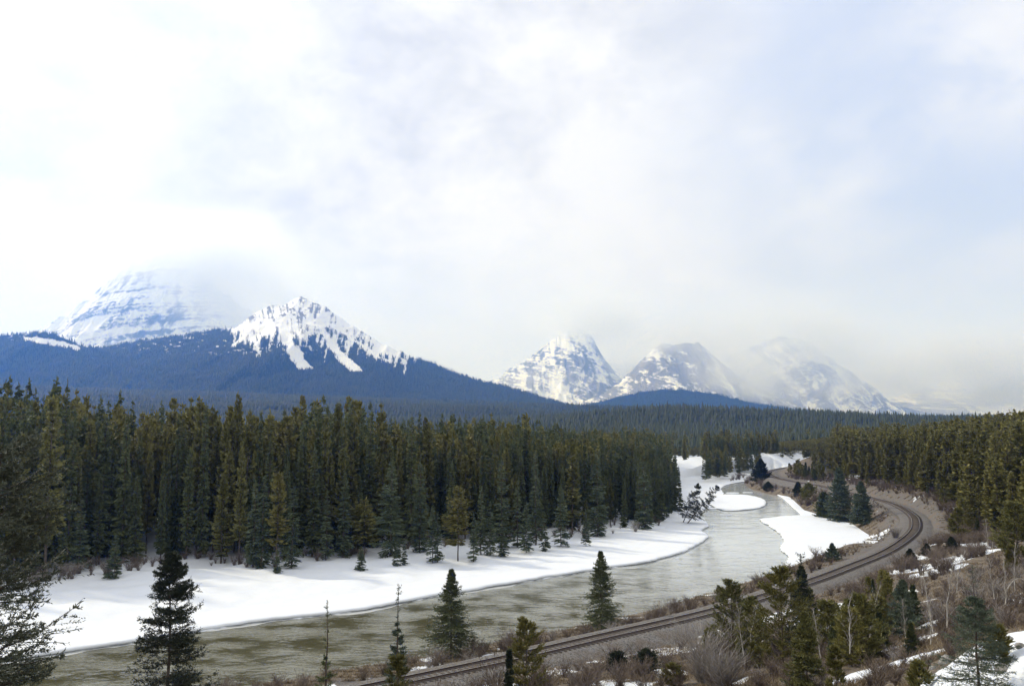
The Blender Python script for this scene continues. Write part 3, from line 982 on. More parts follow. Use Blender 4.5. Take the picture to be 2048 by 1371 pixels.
# ------------------------------------------------------------------ conifers
def conifer(seed, H, R, zb=0.08, nl=40, nb=6, k=4, w=0.30, up=0.35, droop=0.55, pw=0.85, gap=0.0, lean=(0, 0), tl=0.5, side=0.9, rag=0.35):
    """branches in uneven whorls, each with side sprays; returns (crown MB, trunk MB)"""
    r = np.random.default_rng(seed)
    cr = MB()
    lv = np.sort(r.random(nl) ** 1.0)
    lv = 0.55 * lv + 0.45 * np.linspace(0, 1, nl)
    t = np.repeat(lv, nb) + r.normal(0, 0.008, nl * nb)
    t = np.clip(t, 0, 0.995)
    if gap:
        t = t[r.random(len(t)) > gap * (fbm(t * 14 + seed, t * 0, 2, seed) * 1.4)]
    n = len(t)
    az = r.random(n) * 2 * math.pi
    lop = 1 + 0.22 * np.sin(az + r.random() * 6.28) + 0.30 * (fbm(az * 1.2 + seed, t * 9, 3, seed + 2) - 0.5) * 2
    prof = (1 - t) ** pw * np.clip(0.45 + t / 0.16, 0.45, 1.0)
    Lb = R * prof * lop * (1 - rag + 2 * rag * r.random(n)) + 0.012 * H * (0.5 + r.random(n))
    z = H * (zb + (1 - zb) * t)
    sl = -droop * (1 - t) * 0.5 + up * t + r.normal(0, 0.10, n)
    d = np.stack([np.cos(az), np.sin(az)], 1)
    ctr = np.array(lean)[None, :] * (z / H)[:, None]

    def pt(s):
        zz = z + Lb * (sl * s - droop * 0.45 * s * s + 0.22 * s ** 3)
        return np.column_stack([ctr + d * (Lb * s)[:, None], zz])
    bt = np.clip(r.normal(0.45, 0.22, n), 0, 1)
    ss = np.linspace(0.12, 1.0, k + 1)
    for j in range(k):
        p, q = pt(ss[j]), pt(ss[j + 1])
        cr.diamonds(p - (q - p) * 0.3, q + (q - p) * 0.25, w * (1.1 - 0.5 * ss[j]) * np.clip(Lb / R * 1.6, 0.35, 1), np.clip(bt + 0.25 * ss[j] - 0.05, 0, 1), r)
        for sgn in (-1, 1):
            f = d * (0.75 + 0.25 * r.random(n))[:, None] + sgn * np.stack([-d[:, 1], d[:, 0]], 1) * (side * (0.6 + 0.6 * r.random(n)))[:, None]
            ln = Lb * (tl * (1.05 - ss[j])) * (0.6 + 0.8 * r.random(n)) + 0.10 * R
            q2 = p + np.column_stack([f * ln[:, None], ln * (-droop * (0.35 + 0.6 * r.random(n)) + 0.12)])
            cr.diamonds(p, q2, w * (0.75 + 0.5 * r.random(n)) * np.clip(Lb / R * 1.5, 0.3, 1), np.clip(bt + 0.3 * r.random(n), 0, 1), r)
    # leader
    m = 10
    zz = H * np.linspace(0.93, 1.0, m)
    a = r.random(m) * 6.28
    p = np.column_stack([np.full(m, lean[0]), np.full(m, lean[1]), zz])
    cr.diamonds(p, p + np.column_stack([np.cos(a) * 0.02 * H * 0.5, np.sin(a) * 0.02 * H * 0.5, np.full(m, 0.035 * H)]), w * 0.35, 0.7, r)
    tk = MB()
    zt = np.linspace(-0.06 * H, 0.99 * H, 8)
    wob = r.normal(0, 0.004 * H, (8, 2))
    tk.tube(np.column_stack([lean[0] * zt / H + wob[:, 0] * (zt > 0), lean[1] * zt / H + wob[:, 1] * (zt > 0), zt]), np.linspace(0.0105 * H, 0.0012 * H, 8), 7)
    return cr, tk


def pine(seed, H, R, zb=0.15, nl=24, nb=5, tuft=26, w=0.09, nlen=0.20, pw=0.55, open_=0.3, k=3):
    """up-curved branches carrying tufts of needles"""
    r = np.random.default_rng(seed)
    cr = MB()
    lv = np.linspace(0.0, 0.97, nl)
    t = np.clip(np.repeat(lv, nb) + r.normal(0, 0.012, nl * nb), 0, 0.98)
    t = t[r.random(len(t)) > open_ * 0.6]
    n = len(t)
    az = r.random(n) * 6.283
    prof = (1 - t) ** pw * np.clip(0.5 + t / 0.2, 0.5, 1.0)
    Lb = R * prof * (0.65 + 0.6 * r.random(n)) + 0.02 * H
    z = H * (zb + (1 - zb) * t * 0.97)
    d = np.stack([np.cos(az), np.sin(az)], 1)
    sl = -0.15 + 0.55 * t + r.normal(0, 0.1, n)

    def pt(s, dd=d, LL=Lb, zz=z, s0=sl):
        return np.column_stack([dd * (LL * s)[:, None], zz + LL * (s0 * s + 0.45 * s ** 2.2)])
    bt = np.clip(r.normal(0.45, 0.2, n), 0, 1)
    ends = [(pt(np.full(n, 0.45)), pt(np.full(n, 1.0)), bt)]
    for j in range(k):
        s0 = 0.3 + 0.5 * r.random(n)
        a2 = az + r.choice((-1, 1), n) * (0.5 + 0.5 * r.random(n))
        p = pt(s0)
        ln = Lb * (0.25 + 0.3 * r.random(n)) + 0.015 * H
        q = p + np.column_stack([np.cos(a2) * ln, np.sin(a2) * ln, ln * (0.35 + 0.5 * r.random(n))])
        ends.append((p, q, np.clip(bt + r.normal(0, 0.1, n), 0, 1)))
    ends.append((np.column_stack([np.zeros((6, 2)), np.linspace(0.84, 0.95, 6) * H]), np.column_stack([np.zeros((6, 2)), np.linspace(0.88, 1.0, 6) * H]), np.full(6, 0.7)))
    for p, q, tt in ends:
        m = len(p)
        s = r.random((m, tuft)) ** 0.8
        b_ = p[:, None] + (q - p)[:, None] * s[..., None]
        ax = (q - p) / (np.linalg.norm(q - p, axis=1, keepdims=True) + 1e-9)
        dv = r.normal(size=(m, tuft, 3))
        dv /= np.linalg.norm(dv, axis=2, keepdims=True)
        dv = dv * 0.75 + ax[:, None] * 0.7 + np.array((0, 0, 0.15))
        ln = nlen * (0.6 + 0.7 * r.random((m, tuft, 1)))
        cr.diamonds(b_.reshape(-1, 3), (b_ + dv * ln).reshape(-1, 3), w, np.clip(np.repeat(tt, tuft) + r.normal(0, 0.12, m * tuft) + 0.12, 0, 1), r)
    tk = MB()
    zt = np.linspace(-0.06 * H, 0.97 * H, 7)
    tk.tube(np.column_stack([r.normal(0, 0.004 * H, 7), r.normal(0, 0.004 * H, 7), zt]), np.linspace(0.012 * H, 0.002 * H, 7), 7)
    p0, p1 = pt(np.full(n, 0.0)), pt(np.full(n, 0.85))
    for i in range(n):
        tk.tube([p0[i], (p0[i] + p1[i]) / 2 - (0, 0, 0.04 * Lb[i]), p1[i]], [0.004 * H * (1 - t[i]) + 0.006, 0.003 * H * (1 - t[i]) + 0.005, 0.004], 3)
    return cr, tk


def tree_thing(name, crown_me, trunk_me, cm, loc, rz, sxy, sz, label, cat, group=None):
    e = bpy.data.objects.new(name, None)
    COL.objects.link(e)
    e.location = loc
    e.rotation_euler = (0, 0, rz)
    e.scale = (sxy, sxy, sz)
    e["label"], e["category"] = label, cat
    if group:
        e["group"] = group
    for nm, me, m in (("crown", crown_me, cm), ("trunk", trunk_me, M_bark)):
        if len(me.materials) == 0:
            me.materials.append(m)
        o = bpy.data.objects.new(nm, me)
        COL.objects.link(o)
        o.parent = e
    return e


# prototypes of the wood (heights about 20 m)
SPR = []
for i in range(6):
    c, tk = conifer(300 + i, 20.0, (1.45, 1.7, 1.25, 1.95, 1.5, 1.8)[i], (0.08, 0.04, 0.13, 0.03, 0.06, 0.02)[i], 58, 6, 4, 0.42, pw=(0.7, 0.85, 0.62, 0.95, 0.75, 1.0)[i], gap=0.3)
    SPR.append((c, tk))
LODG = []
for i in range(4):
    c, tk = conifer(340 + i, 20.0, (1.75, 2.05, 1.6, 1.95)[i], (0.16, 0.09, 0.22, 0.06)[i], 48, 6, 4, 0.52, up=0.75, droop=0.30, pw=(0.55, 0.62, 0.5, 0.7)[i], gap=0.3, rag=0.45, side=0.7)
    LODG.append((c, tk))
spr_me = [(c.mesh("spruce_crown"), t_.mesh("spruce_trunk", True)) for c, t_ in SPR]
hill_me = [c.mesh("hill_pine_crown") for c, t_ in LODG]
lod_me = [(c.mesh("pine_crown"), t_.mesh("pine_trunk", True)) for c, t_ in LODG]
# a second set sharing shape but with the bluer needles of the trees at the wood's edge
edge_me = []
for i in range(4):
    c, tk = conifer(380 + i, 12.0, (1.5, 1.8, 1.25, 1.6)[i], (0.04, 0.02, 0.06, 0.03)[i], 40, 6, 4, 0.30, pw=(0.85, 0.95, 0.75, 0.9)[i], gap=0.2)
    edge_me.append((c.mesh("edge_spruce_crown"), tk.mesh("edge_spruce_trunk", True)))

front_px = np.array([(-260, 1195), (-60, 1170), (100, 1152), (220, 1142), (330, 1118), (420, 1122), (500, 1128), (600, 1115), (700, 1103), (800, 1092), (900, 1085), (1000, 1076), (1100, 1066),
                     (1200, 1058), (1300, 1049), (1365, 1038), (1378, 1018), (1368, 985), (1362, 950), (1372, 925)], float)
FRONT = np.array([on(x, y, 1.6)[:2] for x, y in front_px])
top_px = np.array([(-300, 770), (0, 772), (110, 770), (200, 786), (330, 800), (430, 800), (500, 806), (650, 808), (800, 826), (950, 838), (1050, 838), (1150, 856), (1230, 872), (1290, 890), (1330, 902), (1400, 905)], float)

rt = np.random.default_rng(2024)
# candidate spots behind the front line, jittered
cand = []
for y in np.arange(95, 560, 3.1):
    for x in np.arange(-330, 75, 3.1):
        cand.append((x + rt.normal(0, 0.95), y + rt.normal(0, 0.95)))
cand = np.array(cand)
wood_poly = np.vstack([FRONT, [(40, 560), (-420, 560), (-420, 60)]])
ok = inside(cand[:, 0], cand[:, 1], wood_poly)
cand = cand[ok]
df = seg_dist(cand[:, 0], cand[:, 1], FRONT)
cpx = CX + FPX * cand[:, 0] / cand[:, 1]
okk = (df < 75) & (cpx > -120) & (df > 2.5) & (rt.random(len(cand)) < 0.55 + 0.45 * sstep(4, 14, df))
cand, df, cpx = cand[okk], df[okk], cpx[okk]
h_full = CAMH - 1.6 - (np.interp(cpx, top_px[:, 0], top_px[:, 1]) - 850) / FPX * cand[:, 1]
hrel = np.clip(rt.normal(0.80, 0.10, len(cand)) + (fbm(cand[:, 0] / 9, cand[:, 1] / 9, 2, 77) - 0.5) * 0.35, 0.5, 1.07)
near_edge_small = (df < 9)
hrel = np.where(near_edge_small, np.clip(rt.normal(0.72, 0.17, len(cand)), 0.34, 1.0), hrel)
hh = h_full * hrel
hh = np.where(cand[:, 1] > 330, np.clip(rt.normal(15, 2.5, len(cand)), 9, 21), hh)
hh = np.clip(hh, 6, 33)
zz = gz(cand[:, 0], cand[:, 1])
# a path-like opening in the wood
gapx = on(325, 1118, 1.6)
okk = ~((np.abs(cpx - 322 + (cand[:, 1] - gapx[1]) * 0.25) < 9) & (df < 26))
order = np.argsort(df + rt.random(len(df)) * 2 + np.where(cand[:, 1] > 300, 100, 0) + np.where((cpx < -40) | (cpx > 1420), 60, 0))
order = order[okk[order]]
is_pine = fbm(cand[:, 0] / 18 + 50, cand[:, 1] / 18, 3, 400) + rt.normal(0, 0.10, len(cand)) > 0.57
G_SPR, G_LOD = "dark spruces packed in the wood behind the snowy river bank", "olive pines standing among the spruces of the far bank wood"
LAB_SPR = "tall dark green spruce packed in the dense wood along the far snowy river bank"
LAB_LOD = "olive tinged pine standing among dark spruces in the far bank wood"
STUFF = {"s": [], "p": []}


def add_stuff(key, proto, loc, rz, sxy, sz, r):
    c = proto
    V, F, T = c.arrays()
    ca, sa = math.cos(rz), math.sin(rz)
    W = np.column_stack([(V[:, 0] * ca - V[:, 1] * sa) * sxy + loc[0], (V[:, 0] * sa + V[:, 1] * ca) * sxy + loc[1], V[:, 2] * sz + loc[2]])
    STUFF[key].append((W.astype(np.float32), F, np.clip(T * 0.75 + r.normal(0.1, 0.16), 0, 1).astype(np.float32)))


# lighter copies for the mass behind
SPR_L = [conifer(500 + i, 20.0, (1.7, 2.0, 1.6, 2.2)[i], (0.2, 0.1, 0.25, 0.12)[i], 34, 5, 3, 0.55, pw=(0.55, 0.7, 0.5, 0.8)[i], gap=0.2)[0] for i in range(4)]
LOD_L = [conifer(520 + i, 20.0, (1.95, 2.2, 1.8)[i], 0.2, 30, 5, 3, 0.78, up=0.75, droop=0.3, pw=(0.42, 0.5, 0.4)[i], gap=0.25, rag=0.45, side=0.7)[0] for i in range(3)]
SPR_XL = [conifer(540 + i, 20.0, 2.1, 0.1, 14, 5, 2, 1.0, pw=0.7)[0] for i in range(3)]
LOD_XL = [conifer(550 + i, 20.0, 2.4, 0.1, 14, 5, 2, 1.2, up=0.7, droop=0.3, pw=0.5)[0] for i in range(3)]
n_s = n_p = 0
for i in order:
    x, y = cand[i]
    s = hh[i] / 20.0
    sxy = s ** 0.6 * rt.uniform(0.62, 1.0)
    rz = rt.uniform(0, 6.28)
    loc = (x, y, zz[i] - 0.1)
    if is_pine[i]:
        if n_p < 85 and y < 300:
            me_c, me_t = lod_me[rt.integers(4)]
            tree_thing("pine_tree", me_c, me_t, M_pine, loc, rz, sxy, s, LAB_LOD, "pine tree", G_LOD)
            n_p += 1
            continue
    elif n_s < 225 and y < 300:
        me_c, me_t = spr_me[rt.integers(6)]
        tree_thing("spruce_tree", me_c, me_t, M_spruce, loc, rz, sxy, s, LAB_SPR, "spruce tree", G_SPR)
        n_s += 1
        continue
    if y > 330:
        if is_pine[i]:
            add_stuff("p", LOD_XL[rt.integers(3)], loc, rz, sxy, s, rt)
        else:
            add_stuff("s", SPR_XL[rt.integers(3)], loc, rz, sxy, s, rt)
    elif is_pine[i]:
        add_stuff("p", LOD_L[rt.integers(3)], loc, rz, sxy, s, rt)
    else:
        add_stuff("s", SPR_L[rt.integers(4)], loc, rz, sxy, s, rt)

# right hand wood beyond the railway
rfront_px = [(2300, 1180), (2100, 1130), (2040, 1105), (1990, 1075), (1950, 1050), (1900, 1035), (1860, 1012), (1800, 995), (1740, 982), (1690, 972), (1640, 961), (1600, 955), (1575, 948)]
RF = []
for px, py in rfront_px:
    Y = np.interp(px, [1575, 1600, 1690, 1800, 1860, 1900, 1950, 1990, 2040, 2100, 2300], [400, 372, 285, 236, 205, 180, 152, 138, 124, 112, 90])
    RF.append(((px - CX) / FPX * Y, Y))
RF = np.array(RF)
cand = []
for y in np.arange(85, 700, 3.4):
    for x in np.arange(40, 460, 3.4):
        cand.append((x + rt.normal(0, 1.1), y + rt.normal(0, 1.1)))
cand = np.array(cand)
rp = np.vstack([RF, [(RF[-1][0] + 8, 470), (95, 560), (140, 700), (500, 700), (500, 60)]])
ok = inside(cand[:, 0], cand[:, 1], rp) & (seg_dist(cand[:, 0], cand[:, 1], TRACKC) > 9.5)
cand = cand[ok]
df = seg_dist(cand[:, 0], cand[:, 1], RF)
cpx = CX + FPX * cand[:, 0] / cand[:, 1]
ok = (cpx < 2180) & (df < 430) & ((df < 150) | (rt.random(len(cand)) < 0.8))
cand, df, cpx = cand[ok], df[ok], cpx[ok]
zz = gz(cand[:, 0], cand[:, 1])
hh = np.clip(rt.normal(14.5, 2.4, len(cand)), 7, 20) * np.where(df < 6, rt.uniform(0.4, 0.95, len(cand)), 1)
# crest of the wood as seen: keep the nearer trees from rising above it
lim = np.interp(cpx, [1560, 1650, 1665, 1720, 1800, 1900, 2000, 2100, 2250], [910, 900, 858, 862, 860, 850, 838, 826, 815])
hmax = CAMH - zz - (lim - 850 + rt.normal(6, 9, len(cand))) / FPX * cand[:, 1]
hh = np.minimum(hh, np.maximum(hmax, 5.0))
vis_h = hh / cand[:, 1]
order = np.argsort(df * 1.0 + cand[:, 1] * 0.16 + np.where(cpx > 2080, 80, 0))
G_R, LAB_R = "sunlit pines of the wood on the hillside behind the railway", "yellow green pine in the sunlit hillside wood behind the curving railway"
n_p = 0
for i in order:
    x, y = cand[i]
    s = hh[i] / 20.0
    sxy = s ** 0.6 * rt.uniform(0.9, 1.25)
    rz = rt.uniform(0, 6.28)
    loc = (x, y, zz[i] - 0.2)
    if n_p < 190 and cpx[i] < 2110:
        me_k = rt.integers(4)
        me_t = lod_me[me_k][1]
        tree_thing("pine_tree", hill_me[me_k], me_t, M_pine_sunlit, loc, rz, sxy, s, LAB_R, "pine tree", G_R)
        n_p += 1
    else:
        add_stuff("p", LOD_L[rt.integers(3)] if y < 380 else LOD_XL[rt.integers(3)], loc, rz, sxy, s, rt)

# valley wood beyond the river bend
N = 7000
yy = 345 + (rt.random(N) ** 1.15) * 390
xx = (rt.random(N) * 0.95 - 0.35) * yy
cpx = CX + FPX * xx / yy
ok = ~inside(xx, yy, rp) & ~inside(xx, yy, wood_poly)
ok &= (seg_dist(xx, yy, river_poly, True) > 5) & ~inside(xx, yy, river_poly) & ~inside(xx, yy, upper) & (seg_dist(xx, yy, TRACKC) > 8)
ok &= ~((cpx > 1372) & (cpx < 1402) & (yy < 520))
ok &= ~inside(xx, yy, upper2) & ~((cpx > 1515) & (cpx < 1600) & (yy < 425)) & ~((yy < 420) & ((cpx < 1400) | (cpx > 1600)))
xx, yy = xx[ok], yy[ok]
zz = gz(xx, yy)
for x, y, z in zip(xx, yy, zz):
    h = np.clip(rt.normal(15, 2.5), 8, 21) * (0.72 if y < 460 else 0.9)
    s = h / 20
    if rt.random() < 0.45:
        add_stuff("p", (LOD_L if y < 450 else LOD_XL)[rt.integers(3)], (x, y, z - 0.2), rt.uniform(0, 6.28), s ** 0.7, s, rt)
    else:
        add_stuff("s", (SPR_L if y < 450 else SPR_XL)[rt.integers(3)], (x, y, z - 0.2), rt.uniform(0, 6.28), s ** 0.7, s, rt)
me_f = far_mesh("forest", STUFF["s"] + STUFF["p"])
ns_ = sum(len(F) for _, F, _ in STUFF["s"])
me_f.materials.append(foliage_mat("forest_spruce", (0.020, 0.034, 0.019), (0.118, 0.138, 0.058)))
me_f.materials.append(foliage_mat("forest_pine", (0.050, 0.060, 0.018), (0.210, 0.195, 0.060)))
mi = np.zeros(len(me_f.polygons), np.int32)
mi[ns_:] = 1
me_f.polygons.foreach_set("material_index", mi)
o = obj("forest", me_f, None, kind="stuff")
print("forest faces", len(me_f.polygons), "cand", n_s, n_p)

# ------------------------------------------------------------------ foreground
def gfast(x, y):
    x, y = np.asarray(x, float), np.asarray(y, float)
    i = np.clip(np.searchsorted(ys, y) - 1, 0, len(ys) - 2)
    fy = np.clip((y - ys[i]) / (ys[i + 1] - ys[i]), 0, 1)
    t_ = (x / (y + 24) - ts[0]) / (ts[1] - ts[0])
    j = np.clip(np.floor(t_).astype(int), 0, len(ts) - 2)
    fx = np.clip(t_ - j, 0, 1)
    return (GZ[i, j] * (1 - fx) + GZ[i, j + 1] * fx) * (1 - fy) + (GZ[i + 1, j] * (1 - fx) + GZ[i + 1, j + 1] * fx) * fy


def hit(px, py, y0=16, y1=430, n=240):
    """where the sight lines of picture points meet the ground"""
    px, py = np.atleast_1d(np.asarray(px, float)), np.atleast_1d(np.asarray(py, float))
    c, s = math.cos(PITCH), math.sin(PITCH)
    a, b_ = (px - CX) / FPX, (CY - py) / FPX
    dx, dy, dz = a, c - b_ * s, s + b_ * c
    Y = np.geomspace(y0, y1, n)
    out = np.full((len(px), 3), np.nan)
    done = np.zeros(len(px), bool)
    for yv in Y:
        x, z = dx / dy * yv, CAMH + dz / dy * yv
        g = gfast(x, np.full_like(x, yv))
        h = (~done) & (z <= g)
        out[h] = np.column_stack([x, np.full_like(x, yv), g])[h]
        done |= h
    return out


def brush_tree(seed, H, R, zb, nl, nb, k, sub, nlen, nw, npt, up=0.3, droop=0.5, pw=0.9, bare=0.0, sparse=0.0, side=0.8, rag=0.3, tip=0.0):
    """a conifer near enough to show its twigs: every twig is a brush of needles"""
    r = np.random.default_rng(seed)
    cr, tk = MB(), MB()
    top = 1 - bare
    lv = 0.35 * np.sort(r.random(nl)) + 0.65 * np.linspace(0, 1, nl)
    t = np.clip(np.repeat(lv, nb) + r.normal(0, 0.007, nl * nb), 0, 0.99)
    t = t[r.random(len(t)) > sparse]
    n = len(t)
    az = r.random(n) * 6.283
    prof = (1 - t) ** pw * np.clip(0.6 + t / 0.2, 0.6, 1.0)
    lop = 1 + 0.30 * (fbm(az * 1.2 + seed, t * 16, 3, seed) - 0.5) * 2
    Lb = R * prof * lop * (1 - rag + 2 * rag * r.random(n)) + 0.010 * H * (0.3 + 0.7 * r.random(n))
    z = H * (zb + (top - zb) * t)
    sl = -droop * 0.5 * (1 - t) + up * t + r.normal(0, 0.09, n)
    d = np.stack([np.cos(az), np.sin(az)], 1)

    def pt(s):
        return np.column_stack([d * (Lb * s)[:, None], z + Lb * (sl * s - droop * 0.5 * s * s + 0.36 * s ** 3)])
    bt = np.clip(r.normal(0.42, 0.2, n), 0, 1)
    segs = []
    ss = np.linspace(0.08, 1.0, k + 1)
    for j in range(k):
        p, q = pt(ss[j]), pt(ss[j + 1])
        if ss[j] > 0.18:
            segs.append((p, q, bt + 0.2 * ss[j]))
        for sg in (-1, 1):
            f = d * (0.55 + 0.4 * r.random(n))[:, None] + sg * np.stack([-d[:, 1], d[:, 0]], 1) * (side * (0.6 + 0.6 * r.random(n)))[:, None]
            ln = Lb * 0.42 * (1.08 - ss[j]) * (0.5 + 0.9 * r.random(n)) + 0.03 * R
            q2 = p + np.column_stack([f * ln[:, None], ln * (-droop * (0.2 + 0.7 * r.random(n)) + 0.18)])
            segs.append((p, q2, bt + 0.25 * r.random(n)))
            for _ in range(sub):
                u = (0.3 + 0.55 * r.random(n))[:, None]
                m = p + (q2 - p) * u
                f2 = f * 0.6 + r.normal(0, 0.6, (n, 2))
                l2 = ln * (0.25 + 0.4 * r.random(n))
                segs.append((m, m + np.column_stack([f2 * l2[:, None], l2 * (-droop * r.random(n) + 0.15)]), bt + 0.3 * r.random(n)))
    if bare:
        zz = np.linspace(top, 1.0, 8)[:-1] * H
        p = np.repeat(np.column_stack([np.zeros((7, 2)), zz]), 3, 0)
        a = r.random(21) * 6.28
        l = R * 0.16 * (0.4 + r.random(21))
        segs.append((p, p + np.column_stack([np.cos(a) * l, np.sin(a) * l, l * 0.7]), np.full(21, 0.4)))
    zz = np.linspace(0.9, 1.0, 5)[:, None] * H
    segs.append((np.hstack([np.zeros((4, 2)), zz[:-1]]), np.hstack([np.zeros((4, 2)), zz[1:]]), np.full(4, 0.6)))
    P = np.concatenate([s_[0] for s_ in segs])
    Q = np.concatenate([s_[1] for s_ in segs])
    T = np.clip(np.concatenate([s_[2] for s_ in segs]), 0, 1)
    cr.diamonds(P, Q, nw * 0.9, T * 0.6, r)
    ax = Q - P
    ln = np.linalg.norm(ax, axis=1, keepdims=True) + 1e-9
    ax = ax / ln
    for _ in range(npt):
        s = r.random((len(P), 1))
        dv = r.normal(size=(len(P), 3))
        dv -= ax * np.sum(dv * ax, 1, keepdims=True)
        dv /= np.linalg.norm(dv, axis=1, keepdims=True) + 1e-9
        b0 = P + (Q - P) * s
        e = b0 + (dv * 0.75 + ax * 0.65 + np.array((0, 0, 0.1))) * (nlen * (0.6 + 0.7 * r.random((len(P), 1))))
        cr.diamonds(b0, e, nw, np.clip(T + r.normal(0, 0.12, len(P)), 0, 1), r)
    zt = np.linspace(-0.05, 1, 9) * H
    w = r.normal(0, 0.0035 * H, (9, 2)) * (zt > 0)[:, None]
    w[-1] = 0
    tk.tube(np.column_stack([w, zt]), np.linspace(0.012, 0.0011, 9) * H, 8)
    p0, p1, p2 = pt(np.zeros(n)), pt(np.full(n, 0.5)), pt(np.full(n, 0.9))
    for i in range(n):
        q_ = 0.0022 * H * (1 - 0.7 * t[i]) * Lb[i] / R + 0.003
        tk.tube([p0[i], p1[i], p2[i]], [q_, q_ * 0.7, q_ * 0.3], 3)
    return cr, tk


def plant(kind, px, tip, Y, hw, seed, label, mat=None, base=None, cat=None, foot=None, **kw):
    """one tree of its own at forward distance Y, its top at picture height tip"""
    if foot is not None:
        g_ = hit(px, foot, 18, 520, 700)[0]
        Y = float(g_[1])
    tp_ = at(px, tip, Y)
    zg = float(gfast(tp_[0], Y)) if base is None else base
    H = max(tp_[2] - zg, 0.9)
    R = hw / FPX * Y
    if kind == "pine_tree":
        a = dict(zb=0.08, nl=int(12 + H * 1.6), nb=6, tuft=30, w=0.055, nlen=0.19, pw=0.6)
        a.update(kw)
        c, tk = pine(seed, H, R, **a)
        m = mat or M_pine_near
    else:
        a = dict(zb=0.06, nl=int(14 + H * 2.4), nb=7, k=5, sub=0, nlen=0.14, nw=0.042, npt=8)
        a.update(kw)
        c, tk = brush_tree(seed, H, R, **a)
        m = mat or M_spruce_dark
    return tree_thing(kind, c.mesh(kind + "_crown"), tk.mesh(kind + "_trunk", True), m, (tp_[0], Y, zg), 0.0, 1, 1, label, cat or kind.replace("_tree", " tree"))


S, PN = "spruce_tree", "pine_tree"
plant(S, 2, 893, 15, 185, 11, "large close spruce with long twiggy boughs cut off at the left photo edge", M_spruce_near, base=9.5, nl=58, nb=6, k=8, sub=1, nlen=0.07, nw=0.022, npt=11, pw=0.26, droop=0.35, rag=0.42)
plant(S, 345, 1103, 33, 108, 12, "dark spruce with stepped drooping boughs rising in front of the white snow bank", nl=36, nb=8, k=6, sub=1, nlen=0.10, nw=0.028, npt=9, pw=0.66, droop=0.5, rag=0.3)
plant(S, 655, 1200, 48, 42, 13, "thin sparse spruce sapling with a long bare leader above the river", M_spruce, nl=15, nb=4, bare=0.34, sparse=0.35, npt=6, droop=0.3, pw=0.7)
plant(S, 797, 1166, 52, 42, 14, "slender open spruce with a bare spiky top in front of the river", M_spruce_blue, nl=24, nb=5, bare=0.26, sparse=0.25, npt=6, pw=0.75)
plant(S, 903, 1138, 76, 66, 15, "full dark cone shaped spruce on the near river bank beyond the rails", M_spruce, foot=1312, nl=40, nb=8, nlen=0.17, nw=0.045, npt=7, pw=1.1, rag=0.45, droop=0.65)
plant(S, 1201, 1102, 86, 44, 16, "narrow dark spruce standing alone between the rails and the river bend", M_spruce, foot=1256, nl=40, nb=8, nlen=0.17, nw=0.048, npt=7, pw=0.95, rag=0.45, droop=0.65)
plant(PN, 1052, 1238, 44, 42, 17, "yellow green young pine with upright candles in front of the rails", foot=1402, tuft=34)
plant(S, 1018, 1300, 46, 22, 18, "small dark spruce tucked beside the yellow green young pine by the rails", M_spruce_dark)
plant(PN, 795, 1312, 47, 34, 19, "low yellowish pine below the slender open spruce at the bottom edge", nl=14)
plant(PN, 1462, 1160, 74, 44, 20, "dark olive pine with a rounded top, first of the clump beside the rails", M_pine, foot=1312)
plant(PN, 1502, 1195, 72, 34, 21, "slim olive pine between two fuller pines beside the rails", M_pine, foot=1325)
plant(PN, 1560, 1134, 72, 66, 22, "broad bushy pine, the biggest of the clump covering the rails", M_pine_near, foot=1336)
plant(S, 1601, 1108, 80, 48, 23, "dark pointed spruce just behind the broad bushy pine beside the rails", M_spruce_dark, foot=1300, bare=0.12)
plant(S, 1609, 1224, 50, 42, 24, "pale yellow green spruce low on the slope in front of the pine clump", M_pine, foot=1392, nl=26, nb=7)
plant(PN, 1653, 1204, 74, 36, 25, "small pine beside the snow patch on the slope below the rails", M_pine, foot=1305)
plant(PN, 1716, 1190, 68, 52, 26, "mid height pine with loose boughs among bare saplings on the slope", M_pine, foot=1330)
plant(S, 1804, 1160, 74, 46, 27, "grey green spruce with drooping boughs among bare saplings on the slope", M_spruce_blue, foot=1272, sparse=0.15)
plant(S, 1944, 1128, 34, 88, 28, "open twiggy spruce with a bare leader near the right snow drift", M_spruce_blue, foot=1415, nl=30, nb=6, k=7, sub=1, nlen=0.075, nw=0.016, npt=6, bare=0.24, sparse=0.3, pw=0.7, droop=0.4)
plant(PN, 1671, 1296, 42, 16, 29, "thin yellow pine sapling at the bottom edge beside the pale spruce", foot=1392, nl=10, nb=3)
plant(PN, 1838, 1328, 40, 18, 30, "tiny yellow pine at the bottom edge below the bare saplings", foot=1392, nl=8, nb=4)
plant(PN, 1996, 1258, 36, 20, 31, "thin yellow pine sapling beside the right snow drift", foot=1335, nl=10, nb=3)
plant(S, 1677, 936, 190, 30, 32, "tall blue green spruce, bigger of the pair inside the railway curve", M_spruce_blue, foot=1047, nl=40, nb=8, nlen=0.3, nw=0.11, pw=0.7)
plant(S, 1721, 963, 185, 25, 33, "blue green spruce, smaller of the pair inside the railway curve", M_spruce_blue, foot=1053, nl=36, nb=8, nlen=0.3, nw=0.11, pw=0.75)
plant(S, 1648, 985, 210, 24, 34, "dull green spruce behind the tall one inside the railway curve", M_spruce, foot=1040, nl=30, nb=8, nlen=0.3, nw=0.11, pw=0.6)
plant(PN, 1617, 968, 262, 18, 35, "yellowish pine on the shrubby bank far along the river", M_pine, foot=1006, nlen=0.4, w=0.16, tuft=16)
plant(S, 1596, 964, 300, 14, 36, "small dark spruce on the shrubby bank beside the far track", M_spruce_dark, foot=992, nlen=0.35, nw=0.14)
plant(S, 1521, 918, 400, 22, 37, "dark spruce standing at the far bend of the river", M_spruce_dark, foot=962, nlen=0.5, nw=0.2, nl=30)
